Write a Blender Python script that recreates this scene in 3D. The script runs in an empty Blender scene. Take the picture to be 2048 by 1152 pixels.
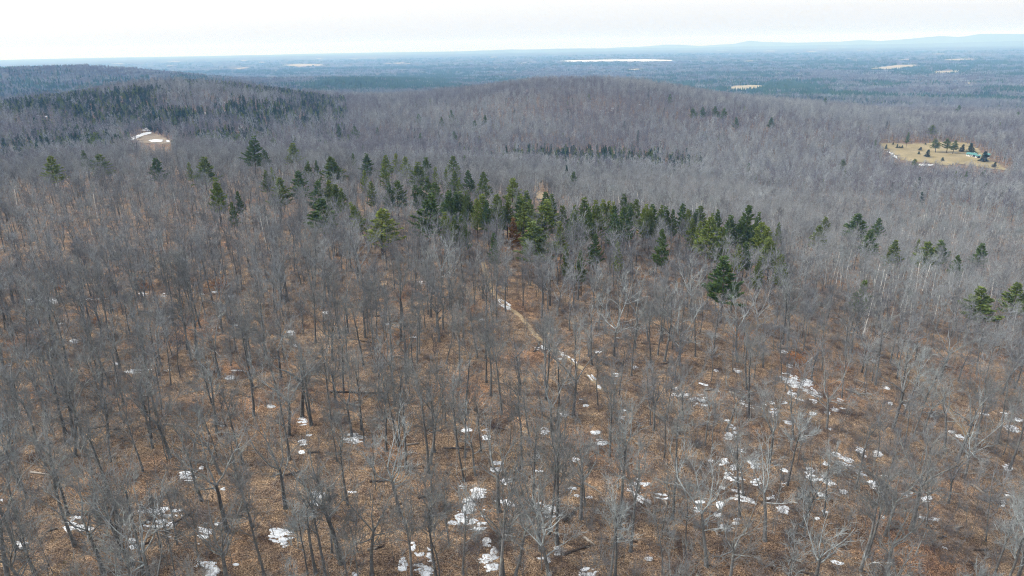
import bpy, math, random
import numpy as np
from mathutils import Matrix, Vector, Euler

random.seed(7)
RNG = np.random.default_rng(7)
rad = math.radians
scene = bpy.context.scene
COL = scene.collection

# ------------------------------------------------------------------ camera
CAM_Z = 72.0
PITCH, ROLL, FPX = 19.55, -0.95, 1366.0          # photo is 2048 x 1152
cam_data = bpy.data.cameras.new('camera')
cam_data.sensor_width = 36.0
cam_data.lens = 36.0 * FPX / 2048.0
cam_data.clip_start = 0.5
cam_data.clip_end = 120000.0
cam = bpy.data.objects.new('camera', cam_data)
COL.objects.link(cam)
CAM_R = Matrix.Rotation(rad(90 - PITCH), 4, 'X') @ Matrix.Rotation(rad(ROLL), 4, 'Z')
cam.matrix_world = Matrix.Translation((0, 0, CAM_Z)) @ CAM_R
scene.camera = cam

# ------------------------------------------------------------------ sky, sun, exposure
SUN_EL, SUN_AZ = 42.0, -88.0                      # azimuth measured from the view direction, negative is left
world = bpy.data.worlds.new('World')
scene.world = world
world.use_nodes = True
wn, wl = world.node_tree.nodes, world.node_tree.links
bg = wn['Background']
sky = wn.new('ShaderNodeTexSky')
sky.sky_type = 'NISHITA'
sky.sun_disc = False
sky.sun_elevation = rad(SUN_EL)
sky.sun_rotation = rad(SUN_AZ)
sky.air_density = 1.0
sky.dust_density = 4.0
sky.ozone_density = 1.0
hsv = wn.new('ShaderNodeHueSaturation')           # thin white overcast veil takes the blue out of the sky
hsv.inputs['Saturation'].default_value = 0.22
hsv.inputs['Value'].default_value = 0.6
wl.new(sky.outputs[0], hsv.inputs['Color'])
veil = wn.new('ShaderNodeMix'); veil.data_type = 'RGBA'; veil.blend_type = 'ADD'
veil.inputs[0].default_value = 1.0
veil.inputs[7].default_value = (2.6, 2.66, 2.74, 1)
wl.new(hsv.outputs[0], veil.inputs[6])
wl.new(veil.outputs[2], bg.inputs['Color'])
bg.inputs['Strength'].default_value = 0.15

sun_data = bpy.data.lights.new('sun', 'SUN')
sun_data.energy = 2.0
sun_data.angle = rad(4)
sun_data.color = (1.0, 0.965, 0.92)
sun = bpy.data.objects.new('sun', sun_data)
COL.objects.link(sun)
sd = Vector((math.sin(rad(SUN_AZ)) * math.cos(rad(SUN_EL)), math.cos(rad(SUN_AZ)) * math.cos(rad(SUN_EL)), math.sin(rad(SUN_EL))))
sun.rotation_euler = sd.to_track_quat('Z', 'Y').to_euler()
sun.location = (-60, 20, 160)

vs = scene.view_settings
vs.view_transform = 'Standard'
vs.look = 'None'
vs.exposure = 0.85
vs.gamma = 1.0
vs.use_curve_mapping = False
scene.render.engine = 'CYCLES'
scene.cycles.max_bounces = 4
scene.cycles.diffuse_bounces = 2
scene.cycles.glossy_bounces = 1
scene.cycles.transmission_bounces = 1
scene.cycles.volume_bounces = 0
scene.cycles.sample_clamp_direct = 4.0
scene.cycles.sample_clamp_indirect = 1.0
scene.cycles.use_adaptive_sampling = False
scene.cycles.use_denoising = True
scene.cycles.denoising_input_passes = 'RGB_ALBEDO_NORMAL'
scene.cycles.denoising_prefilter = 'NONE'       # keeps the fine twigs crisp
scene.cycles.filter_width = 1.1

# ------------------------------------------------------------------ small helpers
def tag(o, label, cat=None, group=None, kind=None):
    if label: o['label'] = label
    if cat: o['category'] = cat
    if group: o['group'] = group
    if kind: o['kind'] = kind
    return o

def mesh_np(name, V, F, mat=None, smooth=False):
    """V (n,3); F (m,3) or (m,4) or a list of such arrays"""
    me = bpy.data.meshes.new(name)
    V = np.asarray(V, np.float32).reshape(-1, 3)
    Fs = F if isinstance(F, list) else [F]
    Fs = [np.asarray(f, np.int32) for f in Fs if len(f)]
    loops = np.concatenate([f.ravel() for f in Fs])
    sizes = np.concatenate([np.full(len(f), f.shape[1], np.int32) for f in Fs])
    starts = np.concatenate([[0], np.cumsum(sizes)[:-1]]).astype(np.int32)
    me.vertices.add(len(V)); me.vertices.foreach_set('co', V.ravel())
    me.loops.add(len(loops)); me.loops.foreach_set('vertex_index', loops)
    me.polygons.add(len(sizes)); me.polygons.foreach_set('loop_start', starts)
    try: me.polygons.foreach_set('loop_total', sizes)
    except Exception: pass
    if smooth: me.polygons.foreach_set('use_smooth', np.ones(len(sizes), bool))
    me.update(calc_edges=True)
    if mat: me.materials.append(mat)
    return me

def obj(name, me, parent=None, loc=None):
    o = bpy.data.objects.new(name, me)
    COL.objects.link(o)
    if parent: o.parent = parent
    if loc is not None: o.location = loc
    return o

def _hash(ix, iy, s):
    h = (ix.astype(np.int64) * 374761393 + iy.astype(np.int64) * 668265263 + s * 974634533) & 0x7fffffff
    h = ((h ^ (h >> 13)) * 1274126177) & 0x7fffffff
    return ((h ^ (h >> 16)) & 0xffffff) / float(0xffffff)

def vnoise(x, y, s=0):
    x = np.asarray(x, float); y = np.asarray(y, float)
    ix = np.floor(x).astype(np.int64); iy = np.floor(y).astype(np.int64)
    fx = x - ix; fy = y - iy
    fx = fx * fx * (3 - 2 * fx); fy = fy * fy * (3 - 2 * fy)
    a = _hash(ix, iy, s); b = _hash(ix + 1, iy, s); c = _hash(ix, iy + 1, s); d = _hash(ix + 1, iy + 1, s)
    return (a * (1 - fx) + b * fx) * (1 - fy) + (c * (1 - fx) + d * fx) * fy

def fbm(x, y, s=0, o=4):
    r = 0; a = .5; t = 0
    for k in range(o):
        r = r + a * vnoise(np.asarray(x) * 2 ** k, np.asarray(y) * 2 ** k, s + k * 17); t += a; a *= .5
    return r / t

# ------------------------------------------------------------------ terrain height
AZS = {  # radius: heights at azimuths (deg)
 25:   ([-45,-15,15,45], [1,0,-1,-2]),
 60:   ([-45,-30,-15,0,15,30,45], [1.5,1,0,0,-1,-3,-5]),
 110:  ([-45,-30,-15,0,15,30,45], [2,1.5,.5,0,-2,-5,-10]),
 180:  ([-45,-30,-15,0,15,30,45], [3,2,1,-1,-4,-11,-18]),
 280:  ([-45,-30,-15,0,15,30,45], [4,2,0,-3,-10,-20,-30]),
 400:  ([-45,-30,-15,0,15,30,45], [3,0,-4,-11,-23,-36,-44]),
 550:  ([-45,-30,-15,0,15,30,45], [-3,-6,-14,-27,-40,-52,-57]),
 750:  ([-45,-30,-15,0,15,30,45], [-26,-22,-32,-47,-55,-63,-67]),
 950:  ([-45,-30,-15,0,15,30,45], [-18,-12,-28,-36,-46,-70,-74]),
 1300: ([-45,-37,-32,-28,-21,-15,-11,-5,0,4.4,9,13.4,23,30,37,45], [-25,-10,2,11,5,-17,-28,-17,-4,0,-4,-16,-38,-52,-58,-62]),
 1750: ([-45,-30,-15,0,15,30,45], [-55,-50,-62,-62,-75,-88,-90]),
 2400: ([-45,-30,-15,-8,0,15,30,45], [-60,-75,-85,-88,-105,-112,-116,-116]),
 3300: ([-45,-37,-30,-25,-20,-12,-6,0,15,30,45], [22,12,8,-20,-62,-62,-90,-118,-122,-122,-122]),
 4600: ([-45,-30,-15,0,15,30,45], [-90,-95,-115,-122,-125,-125,-125]),
 7000: ([-45,-15,15,45], [-125,-125,-125,-125]),
}
CP = []; CZ = []
for r_, (a_, z_) in AZS.items():
    for a, z in zip(a_, z_):
        CP.append((rad(a) * 1.6, math.log(r_))); CZ.append(z)
CP = np.array(CP); CZ = np.array(CZ, float)
def _tps(d2): return 0.5 * d2 * np.log(d2 + 1e-12)
_n = len(CP)
_D = ((CP[:, None] - CP[None]) ** 2).sum(-1)
_A = np.zeros((_n + 3, _n + 3)); _A[:_n, :_n] = _tps(_D) + np.eye(_n) * 2e-3
_A[:_n, _n] = 1; _A[:_n, _n+1:] = CP; _A[_n, :_n] = 1; _A[_n+1:, :_n] = CP.T
_W = np.linalg.solve(_A, np.concatenate([CZ, np.zeros(3)]))

LAKE = None
def height(x, y, detail=True):
    x = np.atleast_1d(np.asarray(x, float)); y = np.atleast_1d(np.asarray(y, float))
    r = np.hypot(x, y) + 1e-6
    az = np.degrees(np.arctan2(x, y)); aa = np.abs(az)
    azf = np.where(aa < 47, az, np.sign(az) * 47 * (180 - aa) / 133.0)
    u = np.radians(azf) * 1.6; v = np.log(np.clip(r, 25, 7000))
    z = np.empty_like(r)
    for i in range(0, len(r), 20000):
        s = slice(i, i + 20000)
        d2 = (u[s, None] - CP[None, :, 0]) ** 2 + (v[s, None] - CP[None, :, 1]) ** 2
        z[s] = _tps(d2) @ _W[:_n] + _W[_n] + _W[_n+1] * u[s] + _W[_n+2] * v[s]
    w = np.clip((r - 4000) / 2500, 0, 1); w = w * w * (3 - 2 * w)
    plain = -125 + 26 * (fbm(x / 2600, y / 2600, 5, 3) - .5)
    z = z * (1 - w) + plain * w
    # low relief
    z = z + np.clip(r / 900, 0.0, 1) * (1 - w) * 16 * (fbm(x / 240, y / 240, 9, 3) - .5)
    z = z + 13 * np.exp(-((x + 292) ** 2 + (y - 572) ** 2) / (2 * 24.0 ** 2))      # bare knoll
    if detail:
        z = z + np.clip(1 - r / 1500, 0, 1) * (2.4 * (fbm(x / 34, y / 34, 21, 3) - .5) + 0.5 * (vnoise(x / 3.1, y / 3.1, 33) - .5))
    return z

M3 = np.array(CAM_R.to_3x3())
def ray(px, py):
    d = np.array([(px - 1024) / FPX, (576 - py) / FPX, -1.0])
    d = M3 @ d
    return d / np.linalg.norm(d)
TS = np.exp(np.linspace(math.log(30), math.log(30000), 1600))
def hit(px, py, above=0.0):
    """point where the pixel's ray first comes down to `above` metres over the ground"""
    d = ray(px, py)
    P = TS[:, None] * d[None]; z = P[:, 2] + CAM_Z
    g = z - (height(P[:, 0], P[:, 1]) + above)
    k = np.argmax(g < 0)
    if g[k] >= 0: k = len(TS) - 1
    if k > 0:
        t = TS[k-1] + (TS[k] - TS[k-1]) * g[k-1] / (g[k-1] - g[k] + 1e-9)
    else: t = TS[0]
    p = t * d
    return np.array([p[0], p[1], p[2] + CAM_Z]), t
def project(x, y, z):
    P = np.stack([x, y, z - CAM_Z], -1) @ M3
    return 1024 - FPX * P[..., 0] / P[..., 2], 576 + FPX * P[..., 1] / P[..., 2]
def ground_at(x, y): return float(height([x], [y])[0])

# ------------------------------------------------------------------ materials
def new_mat(name, rough=0.9):
    m = bpy.data.materials.new(name); m.use_nodes = True
    nt = m.node_tree; b = nt.nodes['Principled BSDF']
    b.inputs['Roughness'].default_value = rough
    b.inputs['Specular IOR Level'].default_value = 0.15
    return m, nt, b
def noise_node(nt, scale, detail=3, coord=None, rough=.6):
    n = nt.nodes.new('ShaderNodeTexNoise'); n.inputs['Scale'].default_value = scale
    n.inputs['Detail'].default_value = detail; n.inputs['Roughness'].default_value = rough
    if coord is not None: nt.links.new(coord, n.inputs['Vector'])
    return n
def ramp(nt, fac, stops, interp='LINEAR'):
    r = nt.nodes.new('ShaderNodeValToRGB'); cr = r.color_ramp; cr.interpolation = interp
    while len(cr.elements) < len(stops): cr.elements.new(.5)
    for e, (p, c) in zip(cr.elements, stops):
        e.position = p; e.color = (*c, 1) if len(c) == 3 else c
    nt.links.new(fac, r.inputs['Fac']); return r
def mix(nt, fac, a, b, mode='MIX'):
    m = nt.nodes.new('ShaderNodeMix'); m.data_type = 'RGBA'; m.blend_type = mode
    for sock, v in ((m.inputs[0], fac), (m.inputs[6], a), (m.inputs[7], b)):
        if isinstance(v, (int, float)): sock.default_value = v
        elif isinstance(v, tuple): sock.default_value = (*v, 1)
        else: nt.links.new(v, sock)
    return m.outputs[2]
def math_node(nt, op, a, b=None, c=None, clamp=False):
    m = nt.nodes.new('ShaderNodeMath'); m.operation = op; m.use_clamp = clamp
    for i, v in enumerate((a, b, c)):
        if v is None: continue
        if isinstance(v, (int, float)): m.inputs[i].default_value = v
        else: nt.links.new(v, m.inputs[i])
    return m.outputs[0]

def ground_material():
    m, nt, b = new_mat('leaf_litter', .95)
    pos = nt.nodes.new('ShaderNodeNewGeometry').outputs['Position']
    vor = nt.nodes.new('ShaderNodeTexVoronoi'); vor.inputs['Scale'].default_value = 8.5
    nt.links.new(pos, vor.inputs['Vector'])
    sep = nt.nodes.new('ShaderNodeSeparateColor'); nt.links.new(vor.outputs['Color'], sep.inputs[0])
    leaf = ramp(nt, sep.outputs[0], [(0, (.032, .026, .022)), (.2, (.10, .075, .057)), (.5, (.175, .13, .093)), (.78, (.27, .207, .15)), (1, (.41, .335, .255))])
    n1 = noise_node(nt, .9, 5, pos, .7)
    mot = ramp(nt, n1.outputs[0], [(.28, (.40, .36, .34)), (.5, (1, 1, 1)), (.74, (1.35, 1.28, 1.15))])
    c = mix(nt, 1.0, leaf.outputs[0], mot.outputs[0], 'MULTIPLY')
    n6 = noise_node(nt, .2, 6, pos, .72)               # drifts of fresh leaves and damp dark hollows
    dr = ramp(nt, n6.outputs[0], [(.32, (.46, .40, .38)), (.44, (.85, .78, .75)), (.54, (1.12, 1.04, .95)), (.66, (1.55, 1.42, 1.22))])
    c = mix(nt, 1.0, c, dr.outputs[0], 'MULTIPLY')
    n2 = noise_node(nt, .05, 4, pos, .6)                # reddish bramble / beech litter patches
    f2 = ramp(nt, n2.outputs[0], [(.52, (0, 0, 0)), (.66, (1, 1, 1))])
    red = mix(nt, 1.0, c, (1.08, .74, .58), 'MULTIPLY')
    c = mix(nt, math_node(nt, 'MULTIPLY', f2.outputs[0], .5), c, red)
    n3 = noise_node(nt, .11, 4, pos, .6)                # dry straw patches
    f3 = ramp(nt, n3.outputs[0], [(.60, (0, 0, 0)), (.74, (1, 1, 1))])
    straw = mix(nt, 1.0, c, (1.5, 1.45, 1.3), 'MULTIPLY')
    c = mix(nt, math_node(nt, 'MULTIPLY', f3.outputs[0], .75), c, straw)
    n5 = noise_node(nt, .33, 3, pos, .6)                # moss
    f5 = ramp(nt, n5.outputs[0], [(.70, (0, 0, 0)), (.78, (1, 1, 1))])
    c = mix(nt, math_node(nt, 'MULTIPLY', f5.outputs[0], .5), c, (.07, .075, .025))
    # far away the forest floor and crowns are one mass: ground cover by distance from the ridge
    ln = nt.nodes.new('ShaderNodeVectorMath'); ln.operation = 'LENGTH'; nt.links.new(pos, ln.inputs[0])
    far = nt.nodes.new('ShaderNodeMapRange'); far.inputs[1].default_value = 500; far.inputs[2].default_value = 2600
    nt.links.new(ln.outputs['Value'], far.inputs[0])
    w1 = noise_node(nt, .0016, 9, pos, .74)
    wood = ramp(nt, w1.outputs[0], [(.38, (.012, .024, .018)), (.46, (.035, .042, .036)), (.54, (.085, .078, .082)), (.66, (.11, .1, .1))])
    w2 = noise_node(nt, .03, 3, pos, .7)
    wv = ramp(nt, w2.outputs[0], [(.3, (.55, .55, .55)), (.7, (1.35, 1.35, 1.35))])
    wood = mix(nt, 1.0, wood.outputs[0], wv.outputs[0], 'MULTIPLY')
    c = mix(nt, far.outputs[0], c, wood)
    nt.links.new(c, b.inputs['Base Color'])
    bn = noise_node(nt, 6, 4, pos, .7)
    bp = nt.nodes.new('ShaderNodeBump'); bp.inputs['Strength'].default_value = 1.0; bp.inputs['Distance'].default_value = .2
    nt.links.new(bn.outputs[0], bp.inputs['Height']); nt.links.new(bp.outputs[0], b.inputs['Normal'])
    return m

def bark_material(name, dark, light, lichen, lichen_amt=.6, scale=3.0):
    m, nt, b = new_mat(name, .9)
    tc = nt.nodes.new('ShaderNodeTexCoord').outputs['Object']
    oi = nt.nodes.new('ShaderNodeObjectInfo')
    n = noise_node(nt, scale, 4, tc, .65)
    c = ramp(nt, n.outputs[0], [(.3, dark), (.7, light)]).outputs[0]
    n2 = noise_node(nt, scale * .45, 4, tc, .7)
    f = ramp(nt, n2.outputs[0], [(.52, (0, 0, 0)), (.66, (1, 1, 1))])
    c = mix(nt, math_node(nt, 'MULTIPLY', f.outputs[0], lichen_amt), c, lichen)
    v = nt.nodes.new('ShaderNodeMapRange'); v.inputs[3].default_value = .75; v.inputs[4].default_value = 1.3
    nt.links.new(oi.outputs['Random'], v.inputs[0])
    c = mix(nt, 1.0, c, v.outputs[0], 'MULTIPLY')
    nt.links.new(c, b.inputs['Base Color'])
    bp = nt.nodes.new('ShaderNodeBump'); bp.inputs['Strength'].default_value = .5; bp.inputs['Distance'].default_value = .05
    nt.links.new(n.outputs[0], bp.inputs['Height']); nt.links.new(bp.outputs[0], b.inputs['Normal'])
    return m

def twig_material(name, a, bcol, c3):
    m, nt, b = new_mat(name, .85)
    oi = nt.nodes.new('ShaderNodeObjectInfo')
    c = ramp(nt, oi.outputs['Random'], [(0, a), (.5, bcol), (1, c3)]).outputs[0]
    tc = nt.nodes.new('ShaderNodeTexCoord').outputs['Object']
    n = noise_node(nt, .9, 3, tc, .7)
    v = ramp(nt, n.outputs[0], [(.3, (.5, .5, .5)), (.7, (1.5, 1.52, 1.48))])
    c = mix(nt, 1.0, c, v.outputs[0], 'MULTIPLY')
    nt.links.new(c, b.inputs['Base Color'])
    return m

def needle_material(name, a, bcol, c3):
    m, nt, b = new_mat(name, .7)
    oi = nt.nodes.new('ShaderNodeObjectInfo')
    c = ramp(nt, oi.outputs['Random'], [(0, a), (.55, bcol), (1, c3)]).outputs[0]
    tc = nt.nodes.new('ShaderNodeTexCoord').outputs['Object']
    n = noise_node(nt, .8, 3, tc, .7)
    v = ramp(nt, n.outputs[0], [(.3, (.6, .62, .6)), (.7, (1.5, 1.35, 1.0))])
    c = mix(nt, 1.0, c, v.outputs[0], 'MULTIPLY')
    nt.links.new(c, b.inputs['Base Color'])
    return m

def plain_noise(name, a, bcol, scale, rough=.9, bump=0, world_space=True):
    m, nt, b = new_mat(name, rough)
    co = nt.nodes.new('ShaderNodeNewGeometry').outputs['Position'] if world_space else nt.nodes.new('ShaderNodeTexCoord').outputs['Object']
    n = noise_node(nt, scale, 6, co, .65)
    c = ramp(nt, n.outputs[0], [(.3, a), (.7, bcol)])
    nt.links.new(c.outputs[0], b.inputs['Base Color'])
    if bump:
        bp = nt.nodes.new('ShaderNodeBump'); bp.inputs['Strength'].default_value = .6; bp.inputs['Distance'].default_value = bump
        nt.links.new(n.outputs[0], bp.inputs['Height']); nt.links.new(bp.outputs[0], b.inputs['Normal'])
    return m

def snow_material():
    m, nt, b = new_mat('old_snow', .7)
    pos = nt.nodes.new('ShaderNodeNewGeometry').outputs['Position']
    n = noise_node(nt, 1.3, 5, pos, .65)
    c = ramp(nt, n.outputs[0], [(.3, (.44, .47, .51)), (.55, (.66, .69, .72)), (.75, (.78, .80, .82))]).outputs[0]
    v = nt.nodes.new('ShaderNodeTexVoronoi'); v.inputs['Scale'].default_value = 5.0; nt.links.new(pos, v.inputs['Vector'])
    sp = nt.nodes.new('ShaderNodeSeparateColor'); nt.links.new(v.outputs['Color'], sp.inputs[0])
    f = ramp(nt, sp.outputs[0], [(.82, (0, 0, 0)), (.86, (1, 1, 1))], 'CONSTANT')   # leaves blown onto the crust
    c = mix(nt, math_node(nt, 'MULTIPLY', f.outputs[0], .75), c, (.24, .17, .11))
    nt.links.new(c, b.inputs['Base Color'])
    bp = nt.nodes.new('ShaderNodeBump'); bp.inputs['Strength'].default_value = .6; bp.inputs['Distance'].default_value = .08
    nt.links.new(n.outputs[0], bp.inputs['Height']); nt.links.new(bp.outputs[0], b.inputs['Normal'])
    return m

MAT = {
 'ground': ground_material(),
 'bark': bark_material('grey_bark', (.06, .06, .06), (.165, .165, .162), (.24, .265, .24)),
 'limb': bark_material('lichen_limb', (.08, .083, .084), (.22, .228, .228), (.31, .35, .32), .6, 1.6),
 'limb_pale': bark_material('pale_lichen_limb', (.11, .115, .114), (.26, .272, .265), (.35, .395, .35), .6, 1.6),  # lichen, lightened further for the lit right-hand slope
 'birch': bark_material('birch_bark', (.45, .43, .40), (.7, .68, .65), (.12, .11, .10), .35, 4.0),
 'twig': twig_material('bare_twigs', (.122, .122, .132), (.188, .196, .209), (.275, .291, .304)),
 'twig_far': twig_material('far_twigs', (.118, .106, .127), (.168, .166, .187), (.25, .257, .273)),
 'twig_pale': twig_material('pale_twigs', (.19, .207, .215), (.24, .262, .272), (.30, .325, .335)),  # cool tint also stands in for haze over the right-hand woods
 'twig_pale_far': twig_material('silver_far_twigs', (.205, .212, .225), (.255, .267, .28), (.325, .342, .355)),  # paler still, in place of thicker haze on the right
 'brush': twig_material('brush_stems', (.12, .09, .085), (.165, .135, .128), (.22, .195, .188)),
 'pine_bark': bark_material('pine_bark', (.05, .042, .036), (.13, .11, .095), (.16, .15, .13), .3),
 'needle': needle_material('pine_needles', (.115, .168, .05), (.13, .182, .053), (.145, .195, .056)),
 'needle_dark': needle_material('spruce_needles', (.018, .05, .03), (.026, .064, .034), (.042, .082, .036)),
 'needle_dead': needle_material('dead_needles', (.20, .12, .055), (.22, .13, .06), (.24, .14, .06)),
 'beech': needle_material('beech_leaves', (.24, .10, .035), (.27, .115, .04), (.30, .13, .05)),
 'snow': snow_material(),
 'ice': plain_noise('snowy_lake_ice', (.58, .61, .64), (.68, .70, .72), .01, .6),
 'log': bark_material('log_bark', (.04, .032, .027), (.12, .095, .08), (.2, .19, .16), .3),
 'log_pale': bark_material('weathered_log', (.16, .14, .12), (.30, .27, .235), (.3, .3, .26), .3),
 'straw': plain_noise('straw_track', (.17, .122, .074), (.40, .315, .20), .9, .95, .08),
 'straw_dark': plain_noise('worn_track', (.14, .098, .06), (.25, .185, .118), 1.6, .95, .08),
 'field': plain_noise('dry_field_grass', (.18, .15, .08), (.30, .25, .145), .045, .95, .05),
 'far_field': plain_noise('far_field_grass', (.25, .215, .14), (.34, .30, .21), .01, .95),
 'mountain': plain_noise('far_mountain', (.06, .07, .07), (.10, .11, .11), .0008, .95),
 'gravel': plain_noise('bare_gravel', (.17, .14, .105), (.27, .225, .17), .12, .95, .05),
}

# ------------------------------------------------------------------ ground sheet
fine = np.arange(-48, 48.01, 0.25)
coarse = np.concatenate([np.arange(-180, -48, 4.0), fine, np.arange(52, 180, 4.0)])
AZ = np.radians(coarse)
RR = np.exp(np.linspace(math.log(6), math.log(31000), 430))
na, nr = len(AZ), len(RR)
A2, R2 = np.meshgrid(AZ, RR)
GX = (np.sin(A2) * R2).ravel(); GY = (np.cos(A2) * R2).ravel()
GZ = height(GX, GY)
idx = np.arange(nr * na).reshape(nr, na)
nx = np.roll(idx, -1, axis=1)
quads = np.stack([idx[:-1], nx[:-1], nx[1:], idx[1:]], -1).reshape(-1, 4)[:, ::-1]
cz = ground_at(0, 0.1)
V = np.concatenate([np.stack([GX, GY, GZ], 1), [[0, 0, cz]]])
c_i = len(V) - 1
tris = np.stack([idx[0], np.roll(idx[0], -1), np.full(na, c_i)], 1)[:, ::-1]
g_me = mesh_np('ground', V, [quads, tris], MAT['ground'], smooth=True)
tag(obj('ground', g_me), 'leaf-strewn forest floor running over ridge, valley and plain', kind='structure')

# ------------------------------------------------------------------ draped sheets (paths, fields, lake, snow)
def inside(poly, x, y):
    poly = np.asarray(poly); r = np.zeros(np.shape(x), bool); j = len(poly) - 1
    for i in range(len(poly)):
        xi, yi = poly[i]; xj, yj = poly[j]
        r ^= ((yi > y) != (yj > y)) & (x < (xj - xi) * (y - yi) / (yj - yi + 1e-12) + xi)
        j = i
    return r

def grid_sheet(name, mask_fn, x0, x1, y0, y1, step, lift, mat, thick=0.0, dome=0.0):
    """a sheet of small quads over the ground, kept where mask_fn > 0; its rim turns down to the ground"""
    xs = np.arange(x0, x1 + step, step); ys = np.arange(y0, y1 + step, step)
    X, Y = np.meshgrid(xs, ys)
    m = mask_fn(X, Y)
    cm = (m[:-1, :-1] + m[1:, :-1] + m[:-1, 1:] + m[1:, 1:]) / 4
    keep = cm > 0
    if keep.sum() == 0: return None
    Z = height(X.ravel(), Y.ravel()).reshape(X.shape) + lift
    if dome: Z = Z + dome * np.clip(m, 0, 1)
    id_ = np.arange(X.size).reshape(X.shape)
    q = np.stack([id_[:-1, :-1], id_[:-1, 1:], id_[1:, 1:], id_[1:, :-1]], -1)[keep]
    used, inv = np.unique(q, return_inverse=True)
    q = inv.reshape(-1, 4)
    VV = np.stack([X.ravel(), Y.ravel(), Z.ravel()], 1)[used]
    # jitter in plan so that no stair-step rim shows
    VV[:, 0] += (vnoise(VV[:, 0] * 3.7 / step * .3, VV[:, 1] * 3.7 / step * .3, 3) - .5) * step * .9
    VV[:, 1] += (vnoise(VV[:, 0] * 3.1 / step * .3, VV[:, 1] * 3.3 / step * .3, 4) - .5) * step * .9
    fs = [q]
    if thick:
        e = np.concatenate([q[:, [0, 1]], q[:, [1, 2]], q[:, [2, 3]], q[:, [3, 0]]])
        key = np.sort(e, 1); u, ii, cnt = np.unique(key, axis=0, return_index=True, return_counts=True)
        rim = e[ii[cnt == 1]]
        n0 = len(VV); low = VV.copy(); low[:, 2] -= thick
        VV = np.concatenate([VV, low])
        fs.append(np.stack([rim[:, 1], rim[:, 0], rim[:, 0] + n0, rim[:, 1] + n0], 1))
    c = VV.mean(0); VV = VV - c
    me = mesh_np(name, VV, fs, MAT[mat], smooth=True)
    o = obj(name, me, loc=c)
    return o

def px_poly(pts, above=0):
    return np.array([hit(*p, above)[0][:2] for p in pts])

def ribbon(name, pts, width, mat, lift=.06):
    P = px_poly(pts)
    # smooth resample
    d = np.concatenate([[0], np.cumsum(np.hypot(*np.diff(P, axis=0).T))])
    s = np.arange(0, d[-1], 1.2)
    x = np.interp(s, d, P[:, 0]); y = np.interp(s, d, P[:, 1])
    k = np.ones(9) / 9
    x = np.convolve(np.pad(x, 4, 'edge'), k, 'valid'); y = np.convolve(np.pad(y, 4, 'edge'), k, 'valid')
    dx = np.gradient(x); dy = np.gradient(y); L = np.hypot(dx, dy) + 1e-9
    nx_, ny_ = -dy / L, dx / L
    cols = []
    offs = np.linspace(-1, 1, 7)
    for k_, o in enumerate(offs):
        w = width / 2 * o * (0.75 + .6 * fbm(s / 6 + 9 * k_, s * 0, 41, 2))
        X = x + nx_ * w; Y = y + ny_ * w
        cols.append(np.stack([X, Y, height(X, Y) + lift * (1.6 - abs(o) * 1.4)], 1))
    VV = np.stack(cols, 1).reshape(-1, 3)
    id_ = np.arange(len(VV)).reshape(len(s), 7)
    q = np.stack([id_[:-1, :-1], id_[1:, :-1], id_[1:, 1:], id_[:-1, 1:]], -1).reshape(-1, 4)
    o = obj(name, mesh_np(name, VV, q, MAT[mat], True))
    return o, np.stack([x, y], 1)

TRAIL_PX = [(965, 520), (975, 560), (992, 596), (1010, 608), (1030, 622), (1052, 645), (1068, 665), (1085, 690), (1112, 702), (1135, 715), (1160, 735), (1182, 752), (1200, 775), (1204, 792)]
TRACK_PX = [(1480, 664), (1530, 640), (1578, 632), (1610, 648), (1660, 668), (1730, 688), (1775, 710), (1820, 735), (1880, 790), (1925, 855), (1950, 905)]
tr, TRAIL = ribbon('path', TRAIL_PX, 1.4, 'straw')
tag(tr, 'narrow straw-coloured trail with snow strips running through the bare wood', kind='structure')
tr2, TRACK = ribbon('path', TRACK_PX, 1.8, 'straw_dark')
tag(tr2, 'faint pale old logging track on the right-hand slope', kind='structure')

# clearing with the green-roofed house
CLEAR_PX = [(1752, 287), (1800, 287), (1868, 284), (1930, 286), (1952, 300), (1985, 318), (2030, 345), (2005, 342), (1975, 336), (1930, 330), (1895, 331), (1860, 327), (1835, 326), (1800, 321), (1786, 309)]
CLEAR = px_poly(CLEAR_PX)
def poly_mask(poly, wob, sc):
    def f(X, Y):
        xx = X + wob * (fbm(X / sc, Y / sc, 51, 3) - .5) * 2; yy = Y + wob * (fbm(X / sc, Y / sc, 61, 3) - .5) * 2
        return np.where(inside(poly, xx, yy), 1.0, -1.0)
    return f
def sheet_poly(name, poly, step, lift, mat, wob=3.0, sc=25.0):
    lo, hi = poly.min(0) - wob, poly.max(0) + wob
    return grid_sheet(name, poly_mask(poly, wob, sc), lo[0], hi[0], lo[1], hi[1], step, lift, mat)
o = sheet_poly('field', CLEAR, 3.0, .5, 'field', 9, 22)
tag(o, 'tan grass clearing around the green-roofed house', kind='structure')
# bare knoll at the edge of the left plateau
KNOLL_PX = [(255, 282), (275, 273), (292, 267), (304, 266), (320, 272), (335, 279), (348, 283), (345, 288), (318, 289), (285, 288)]
KNOLL = px_poly(KNOLL_PX)
o = sheet_poly('clearing', KNOLL, 3.0, .5, 'gravel', 3, 18)
tag(o, 'bare brown knoll with melting snow below the dark conifer hill', kind='structure')
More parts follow.
